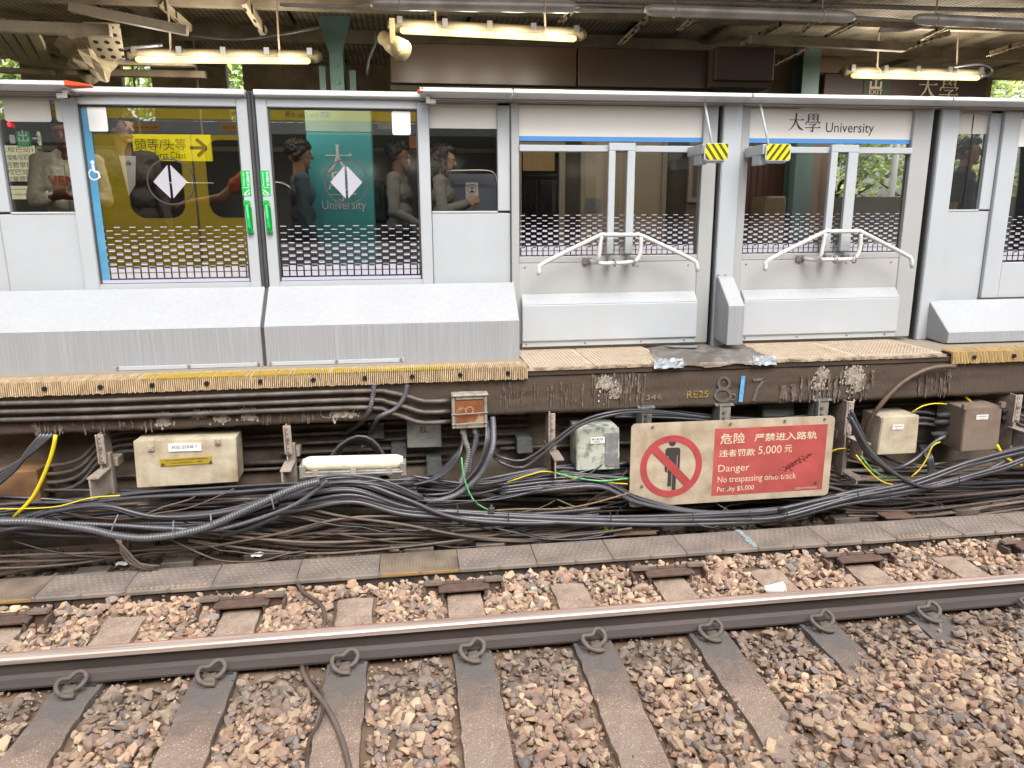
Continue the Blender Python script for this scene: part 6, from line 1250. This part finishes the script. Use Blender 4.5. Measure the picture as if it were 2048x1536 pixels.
def person(lab, X_, Y_, H, ang, skin, top, bottom, hair_c, arms=None, sleeve=1., hair='short', hyaw=0, lean=0, glasses=False, jacket=None, mini=None, curl=.6, collar=False, bag=False):
    k = H/1.72; t = thing('person', lab, 'person', (X_, Y_, ZF)); xf = Matrix.Rotation(R(ang), 4, 'Z')@Matrix.Scale(k, 4)
    arms = arms or {}; sk_ = M('skin '+skin, skin, .55, var=.06, scale=9)
    def arm(sd):
        a = arms.get(sd, {}); S = Vector((sd*.175, .01, 1.39)); E = Vector(a.get('e', (sd*.235, .03, 1.10))); Wr = Vector(a.get('w', (sd*.25, -.06, .86))); return S, E, Wr, a
    hx = Matrix.Translation((0, 0, 1.53))@Matrix.Rotation(R(hyaw), 4, 'Z')@Matrix.Rotation(R(lean), 4, 'X')@Matrix.Translation((0, 0, -1.53))
    b = MB(); hd = MB()
    hd.ell((0, .012, 1.622), .074, .094, .100, 18, 12); hd.ell((0, -.028, 1.555), .053, .058, .062, 16, 10); hd.ell((0, -.035, 1.60), .058, .058, .055, 14, 10)
    caps(hd, (0, -.088, 1.615), (0, -.108, 1.578), .010, .0155, 8); caps(hd, (-.02, -.084, 1.540), (.02, -.084, 1.540), .008, .008, 8); caps(hd, (-.03, -.080, 1.632), (.03, -.080, 1.632), .012, .012, 8)
    hd.ell((0, -.068, 1.505), .024, .022, .02)
    for sd in (-1, 1): hd.ell((sd*.077, .012, 1.595), .012, .024, .032)
    b.add([hx@Vector(v) for v in hd.v], hd.f)
    caps(b, (0, .015, 1.36), (0, .008, 1.55), .056, .052); caps(b, (-.10, .01, 1.36), (.10, .01, 1.36), .06, .06)
    caps(b, (-.075, 0, 1.27), (.075, 0, 1.27), .10, .10); caps(b, (-.065, 0, 1.10), (.065, 0, 1.10), .088, .088); caps(b, (-.075, .01, .95), (.075, .01, .95), .095, .095)
    for sd in (-1, 1):
        caps(b, (sd*.09, .01, .92), (sd*.10, 0, .50), .08, .055); caps(b, (sd*.10, 0, .50), (sd*.105, .02, .09), .052, .036); caps(b, (sd*.105, .03, .05), (sd*.115, -.13, .03), .035, .026)
        S, E, Wr, a = arm(sd); caps(b, S, E, .048, .038); caps(b, E, Wr, .037, .026); caps(b, (sd*.1, .01, 1.39), S, .06, .05)
        hand(b, Wr, a.get('hd', (Wr-E)), a.get('n', (-sd, -.2, 0)), a.get('c', curl), sd)
    fused(b, 'body', sk_, t, .0072, 3, xf)
    s = MB(); g_ = .008
    caps(s, (-.105, .01, 1.355), (.105, .01, 1.355), .06+g_, .06+g_); caps(s, (-.08, 0, 1.27), (.08, 0, 1.27), .098+g_, .098+g_); caps(s, (-.07, 0, 1.10), (.07, 0, 1.10), .095+g_, .095+g_); caps(s, (-.08, .01, .97), (.08, .01, .97), .098+g_, .098+g_)
    for sd in (-1, 1):
        S, E, Wr, a = arm(sd); caps(s, (sd*.1, .01, 1.385), S, .06+g_, .055+g_)
        if sleeve >= 1: caps(s, S, E, .052+g_, .044+g_); caps(s, E, E.lerp(Wr, .93), .042+g_, .030+g_)
        else: caps(s, S, S.lerp(E, sleeve), .052+g_, .052+g_)
    if collar: caps(s, (-.035, .02, 1.43), (.035, .02, 1.43), .058, .058)
    tp = fused(s, 'top', M('cloth '+top, top, .85, var=.12, scale=9, bump=.3, bscale=25), t, .0095, 4, xf, .018, .035)
    s = MB()
    caps(s, (-.08, .01, .955), (.08, .01, .955), .104, .104)
    for sd in (-1, 1): caps(s, (sd*.09, .01, .92), (sd*.10, 0, .50), .095, .072); caps(s, (sd*.10, 0, .50), (sd*.105, .02, .09), .07, .06)
    fused(s, 'trousers', M('cloth '+bottom, bottom, .85, var=.12, scale=9), t, .012, 4, xf, .02, .05)
    h = MB(); h.ell((0, .035, 1.655), .086, .092, .088, 18, 10); h.ell((0, -.012, 1.692), .074, .084, .045, 16, 8)
    for sd in (-1, 1): h.ell((sd*.06, .03, 1.635), .03, .06, .07)
    if hair == 'long':
        for sd in (-1, 0, 1): caps(h, (sd*.06, .06, 1.62), (sd*.085, .075, 1.30), .055, .045)
        for sd in (-1, 1): caps(h, (sd*.078, -.01, 1.64), (sd*.10, -.06, 1.30), .022, .03)
    elif hair == 'bowl':
        for sd in (-1, 1): caps(h, (sd*.07, -.03, 1.645), (sd*.075, .04, 1.58), .025, .03)
        caps(h, (-.04, -.075, 1.665), (.04, -.075, 1.665), .022, .022)
    h2 = MB(); h2.add([hx@Vector(v) for v in h.v], h.f); fused(h2, 'hair', M('hair '+hair_c, hair_c, .5, var=.3, scale=40, stretch=(1, 1, .2)), t, .008, 2, xf, .03, .02)
    e = MB()
    for sd in (-1, 1): e.ell((sd*.031, -.084, 1.612), .011, .007, .0055, 10, 6)
    e2 = MB(); e2.add([xf@(hx@Vector(v)) for v in e.v], e.f); e2.v = [tuple(Vector(v)+WLOC[t.name]) for v in e2.v]; e2.build('eyes', M('eye', (.03, .02, .018), .2), t, smooth=True)
    if glasses:
        e = MB()
        for sd in (-1, 1): e.tube([(sd*.034+.027*math.cos(R(q)), -.100, 1.608+.024*math.sin(R(q))) for q in range(0, 361, 24)], .0028, 5); e.tube([(sd*.06, -.098, 1.615), (sd*.078, .0, 1.612)], .0028, 5)
        e.v = [tuple(xf@(hx@Vector(v))+WLOC[t.name]) for v in e.v]; e.build('glasses', m_rub, t)
    return t, xf, tp
def local(t, xf, mb): mb.v = [tuple(xf@Vector(v)+WLOC[t.name]) for v in mb.v]; return mb
Y = 6.15; v = P(121, 226, Y)
t, xf, tp = person('person in a cream hooded sweatshirt holding a phone at the far left', v.x, Y, v.z-ZF, 12, '7a4a36', 'd2cabb', '2f3440', '15110f', {-1: dict(e=(-.225, -.03, 1.12), w=(-.075, -.25, 1.13), n=(.2, .1, 1), c=.9), 1: dict(e=(.225, -.03, 1.12), w=(.075, -.25, 1.13), n=(-.2, .1, 1), c=.9)}, lean=18, collar=True)
s = MB(); s.box(-.035, .035, -.31, -.298, 1.125, 1.145); s.box(-.036, .036, -.345, -.275, 1.14, 1.148); local(t, xf, s).build('phone', m_rub, bevel=.003, label='dark phone in the hands of the person in the cream sweatshirt', cat='phone')
s = MB(); letters(s, 'VENE', -.11, 1.215, -.126, .07, .22, bold=.02); local(t, xf, s).build('chest_letters', M('orange letters', 'c4521c', .7), t)
s = MB(); s.box(-.003, .003, -.123, -.116, .92, 1.36); local(t, xf, s).build('zip', m_bolt, t)
Y = 6.45; v = P(238, 222, Y)
t, xf, tp = person('tall person in an open grey jacket and white shirt, looking right', v.x, Y, v.z-ZF, 28, 'b08a70', '5b5552', '3c4d6b', '1a1512', hyaw=32, hair='bowl')
s = MB(); s.plate([(-.055, 1.40), (.055, 1.40), (.03, 1.2), (-.02, 1.12)], -.128, -.120); local(t, xf, s).build('white_shirt', m_wht, t)
s = MB(); s.stroke([(-.018, 1.335, .006), (.002, 1.365, .006)], -.1295, .001); s.stroke([(-.006, 1.333, .006), (.012, 1.36, .006)], -.1296, .001); s.stroke([(.006, 1.333, .006), (.02, 1.353, .006)], -.1297, .001); local(t, xf, s).build('shirt_emblem', m_ink, t)
s = MB(); s.box(-.006, .006, -.124, -.112, .92, 1.15); local(t, xf, s).build('open_zip', m_ink, t)
Y = 6.25; v = P(502, 250, Y)
t, xf, tp = person('person in an orange T-shirt reaching out to the left behind the door divider', v.x+.02, Y, v.z-ZF, -82, 'b8876c', 'd8643a', '1c1a1a', '15110f', {1: dict(e=(.16, -.26, 1.17), w=(.10, -.52, 1.13), n=(0, 0, -1), c=.8), -1: dict(e=(-.24, .05, 1.1), w=(-.22, -.1, .9))}, sleeve=.62)
Y = 6.5; v = P(597, 281, Y)
person('person in a blue denim shirt seen from behind beside the teal pillar', v.x, Y, v.z-ZF, 105, 'a57c64', '4a6070', '2c3038', '0f0d0d', hair='bowl')
Y = 6.9; v = P(795, 283, Y)
t, xf, tp = person('person with pale sleeves and a patterned bag behind the right sliding door', v.x, Y, v.z-ZF, 78, '8a6552', '8b8983', '2a2a2e', '120f0e', {1: dict(e=(.24, .03, 1.12), w=(.24, -.12, .88)), -1: dict(e=(-.24, .0, 1.1), w=(-.2, -.2, 1.0))}, hair='bowl')
s = MB(); s.box(-.13, .13, .12, .26, 1.0, 1.38); local(t, xf, s).build('backpack', M('patterned bag', '3a3a38', .8, var=.8, scale=18), bevel=.04, seg=3, label='dark patterned backpack on the person with pale sleeves', cat='backpack')
Y = 6.9; v = P(884, 290, Y)
person('person with glasses and long dark hair in profile behind the narrow fixed screen', v.x, Y, v.z-ZF, 80, 'a87f68', '7a7874', '2a2a2e', '1c110f', {-1: dict(e=(-.24, -.02, 1.12), w=(-.08, -.24, 1.2)), 1: dict(e=(.24, -.02, 1.12), w=(.1, -.24, 1.2))}, hair='long', glasses=True, lean=16)
Y = 6.35; v = P(1941, 277, Y)
t, xf, tp = person('person in a black polo shirt behind the fixed screen at the right', v.x, Y, v.z-ZF, 40, '8f6248', '26221f', '24252a', '1d1713', sleeve=.7, hyaw=15, collar=True)
s = MB(); s.plate([(.05, 1.30), (.085, 1.31), (.075, 1.322), (.055, 1.32)], -.128, -.12); local(t, xf, s).build('shirt_emblem', m_wht, t)
# ---------------------------------------------------------------- trees beyond the station
m_leaf = [M('leaf '+h, h, .6, var=.35, scale=3, orand=.1) for h in ('8aa04e', 'b4c068', '789448', 'c0c878')]
m_bark = M('bark', '4a3c30', .9, var=.3, scale=12)
def tree(x, y, h, r, lab, dens):
    t = thing('tree', lab, 'tree', (x, y, -.07)); s = MB(); s.tube(spline([(x, y, -.1), (x+.1, y, h*.3), (x-.1, y+.1, h*.6), (x+.1, y, h*.85)], .3), .16, 8)
    for k in range(7): a = rnd.uniform(0, 6.28); z = h*rnd.uniform(.3, .7); s.tube([(x, y, z), (x+r*.4*math.cos(a), y+r*.4*math.sin(a), z+.5), (x+r*.85*math.cos(a), y+r*.85*math.sin(a), z+1)], [.06, .04, .015], 6)
    s.build('trunk', m_bark, t, smooth=True); s = MB()
    cl = [(rnd.gauss(0, .45)*r, rnd.gauss(0, .45)*r, h*(.15+.8*rnd.random()), rnd.uniform(.35, .8), rnd.randrange(4)) for _ in range(int(34*r))]
    for cx, cy, cz, cr, mi in cl:
        s.mi = mi
        for _ in range(int(dens*cr)):
            d = Vector((rnd.gauss(0, 1), rnd.gauss(0, 1), rnd.gauss(0, .8))).normalized()*cr*rnd.random()**.4; p = Vector((x+cx, y+cy, cz))+d
            u = Vector((rnd.gauss(0, 1), rnd.gauss(0, 1), rnd.gauss(0, 1))).normalized(); w_ = u.orthogonal().normalized(); l = rnd.uniform(.06, .12)
            s.add([p-u*l, p+w_*l*.45, p+u*l, p-w_*l*.45], [(0, 1, 2, 3)])
    s.build('crown', m_leaf, t)
for i, (x, y, h, r, lab) in enumerate(((11.3, 14.5, 5.6, 2.0, 'bushy green tree beyond the parapet right of the white pole'), (8.4, 14.0, 4.8, 1.9, 'green tree beyond the parapet left of the white pole'), (14.5, 15, 6, 2.1, 'green tree at the right edge behind the black shirted person'), (6.0, 15.5, 6, 2.0, 'green tree partly hidden by the brown booth'), (17.5, 16, 6.5, 2.2, 'green tree far off at the right edge'),
                                        (-8, 16, 6.5, 2.4, 'green tree seen under the canopy at the far left'), (-4.6, 17, 6.5, 2.3, 'green tree seen under the canopy above the left sliding door'), (-1.6, 17, 6.3, 2.1, 'green tree seen under the canopy left of the green column'))):
    tree(x, y, h, r, lab, 170)
# ---------------------------------------------------------------- the train the view is taken from: its side shows as a reflection in the screens
ty = -.9
m_tw = M('train silver', '8d8f90', .35, .3, var=.06, scale=1.5); m_ty = M('train yellow', 'f0cb1c', .4, var=.05); m_td = M('train dark glass', (.012, .012, .014), .12, var=.05); m_tg = M('train grey band', '8c8e8c', .4, var=.05)
t = thing('train_car', 'yellow and silver train car standing opposite, mirrored in the screen doors', 'train', (0, ty, .95))
s = MB(); s.prism([(ty, 1.0), (ty, 3.95), (ty-.25, 4.2), (ty-2.6, 4.2), (ty-2.9, 3.95), (ty-2.9, 1.0)], -13, 13); s.build('body', m_tw, t)
V = lambda x, y: P(x, y, 12.14)
s = MB(); s.box(-6, 3.2, ty+.001, ty+.012, V(300, 236).z, V(300, 213).z); s.build('yellow_band', m_ty, t)
s = MB(); s.box(-6, 3.2, ty+.001, ty+.010, V(300, 264).z, V(300, 237).z); s.build('grey_band', m_tg, t)
for a, b in ((150, 384), (389, 545)):
    xa, xb = V(a, 350).x, V(b, 350).x; s = MB(); s.box(xa, xb, ty+.002, ty+.03, 1.05, V(300, 268).z); d = s.build('door', m_ty, t)
    wa, wb = (V(252, 350).x, V(363, 350).x) if a < 200 else (V(412, 350).x, V(520, 350).x); s = MB(); s.plate(rrect(wa, wb, V(300, 436).z, V(300, 278).z, .22, 8), ty+.028, ty+.034); s.build('door_window', m_td, d)
s = MB(); s.box(V(545, 350).x+.02, 3.1, ty+.003, ty+.02, 1.9, V(600, 268).z); s.box(-9, V(150, 350).x-.05, ty+.003, ty+.02, 1.9, 3.4); s.build('window', m_td, t)
s = MB(); w_ = V(800, 350).x; s.box(3.2, 6.5, ty+.003, ty+.02, 2.2, 3.4); s.build('window', m_td, t)
s = MB(); s.box(-13, 13, ty+.001, ty+.012, 1.0, 1.5); s.build('skirt', M('train skirt', '55565a', .5), t)
s = MB(); q = V(640, 230); letters(s, '頭等 First Class 头等', V(590, 236).x, V(640, 238).z+.02, ty+.016, .10, V(680, 230).x-V(590, 230).x); 
xc = (V(577, 230).x+V(672, 230).x)/2; s.v = [(2*xc-x, y, z) for x, y, z in s.v]; s.build('class_lettering', M('train blue ink', '2c4a5c', .5), t)
for a, b in ((263, 316), (440, 472)):
    s = MB(); s.box(V(a, 252).x, V(b, 252).x, ty+.010, ty+.015, V(a, 260).z, V(a, 246).z); st = s.build('gap_sticker', M('orange sticker', 'd08a2c', .5), t)
    s = MB(); letters(s, 'Please mind the gap' if a < 300 else '請小心空隙', 0, V(a, 257).z, ty+.018, .05, V(b, 252).x-V(a, 252).x-.06); xc = (V(a, 252).x+V(b, 252).x)/2; s.v = [(xc+(V(b, 252).x-V(a, 252).x)/2-.03-x, y, z) for x, y, z in s.v]; s.build('sticker_text', m_ink, st)
# ---------------------------------------------------------------- small litter
a = PZ(1552, 1186, .02); t = thing('paper_cup', 'crushed white cup lying on a sleeper behind the rail', 'cup', a)
s = MB(); s.tube([a+Vector((-.06, .02, .01)), a+Vector((-.058, .02, .012)), a+Vector((.04, -.0, .03)), a+Vector((.043, -.0, .03))], [.02, .027, .036, .03], 14); s.build('cup', m_white, t, smooth=True)
s = MB(); s.tube([a+Vector((.04, .0, .03)), a+Vector((.046, -.0, .031))], [.039, .039], 14); s.build('rim', m_wht, t)
a = PZ(1214, 1070, .05); s = MB()
for k, (dx, dz, l) in enumerate(((-.02, .10, 1), (.035, .06, .8), (.0, .05, .6), (.05, .03, .6))):
    for j in range(12):
        f = j/11; p = a+Vector((dx*f*1.2, -.02*f, dz*f)); w_ = .014*(1-f*.6)*l
        for sd in (-1, 1): s.add([p, p+Vector((sd*w_, .004, .004)), p+Vector((sd*w_*1.1, .0, .010)), p+Vector((0, 0, .007))], [(0, 1, 2, 3)])
s.build('fern', M('bright fern', '7fb83a', .5, var=.2, emit=None), label='small bright green fern growing behind the walkway', cat='plant')
def scrap(name, x, y, z, r, mat, lab, cat, n=7):
    a = PZ(x, y, z); s = MB(); vs = [(a.x+r*(i/(n-1)-.5)*2+rnd.uniform(-.2, .2)*r, a.y+r*.6*(j/(n-1)-.5)*2, a.z+rnd.uniform(0, .5)*r) for j in range(n) for i in range(n)]
    s.add(vs, [(j*n+i, j*n+i+1, (j+1)*n+i+1, (j+1)*n+i) for j in range(n-1) for i in range(n-1)]); s.build(name, mat, label=lab, cat=cat)
scrap('paper_scrap', 245, 1130, .02, .04, m_white, 'crumpled white paper scrap behind the walkway at the left', 'litter')
scrap('paper_scrap', 515, 1111, .05, .04, m_wht, 'flat white paper scrap behind the walkway below the thick hose', 'litter')
scrap('dry_leaf', 378, 1122, .03, .035, M('dry leaf', '9a6a3a', .7), 'dry orange brown leaf behind the walkway at the left', 'leaf')
scrap('dry_leaf', 1240, 1063, .07, .035, M('yellow leaf', 'b88a30', .7), 'yellow brown leaf on the cover plate beside the fern', 'leaf')
for lab, x, y, z, r, mt in (('pale rounded stone left of the rail between bare sleepers', 1068, 1183, 0, .03, 'a5a8a0'), ('large pale stone behind the walkway below the trackside light', 790, 1100, .03, .04, 'a8947e'), ('pale stone behind the walkway left of the fern', 1146, 1067, .03, .035, 'a09080')):
    a = PZ(x, y, z); tv, tf = TPL[rnd.randrange(16)]; s = MB(); s.add([(a.x+v[0]*r, a.y+v[1]*r, a.z+.01+v[2]*r) for v in tv], [tuple(f) for f in tf]); s.build('loose_stone', M('stone '+mt, mt, .85, var=.2, scale=30), label=lab, cat='stone')
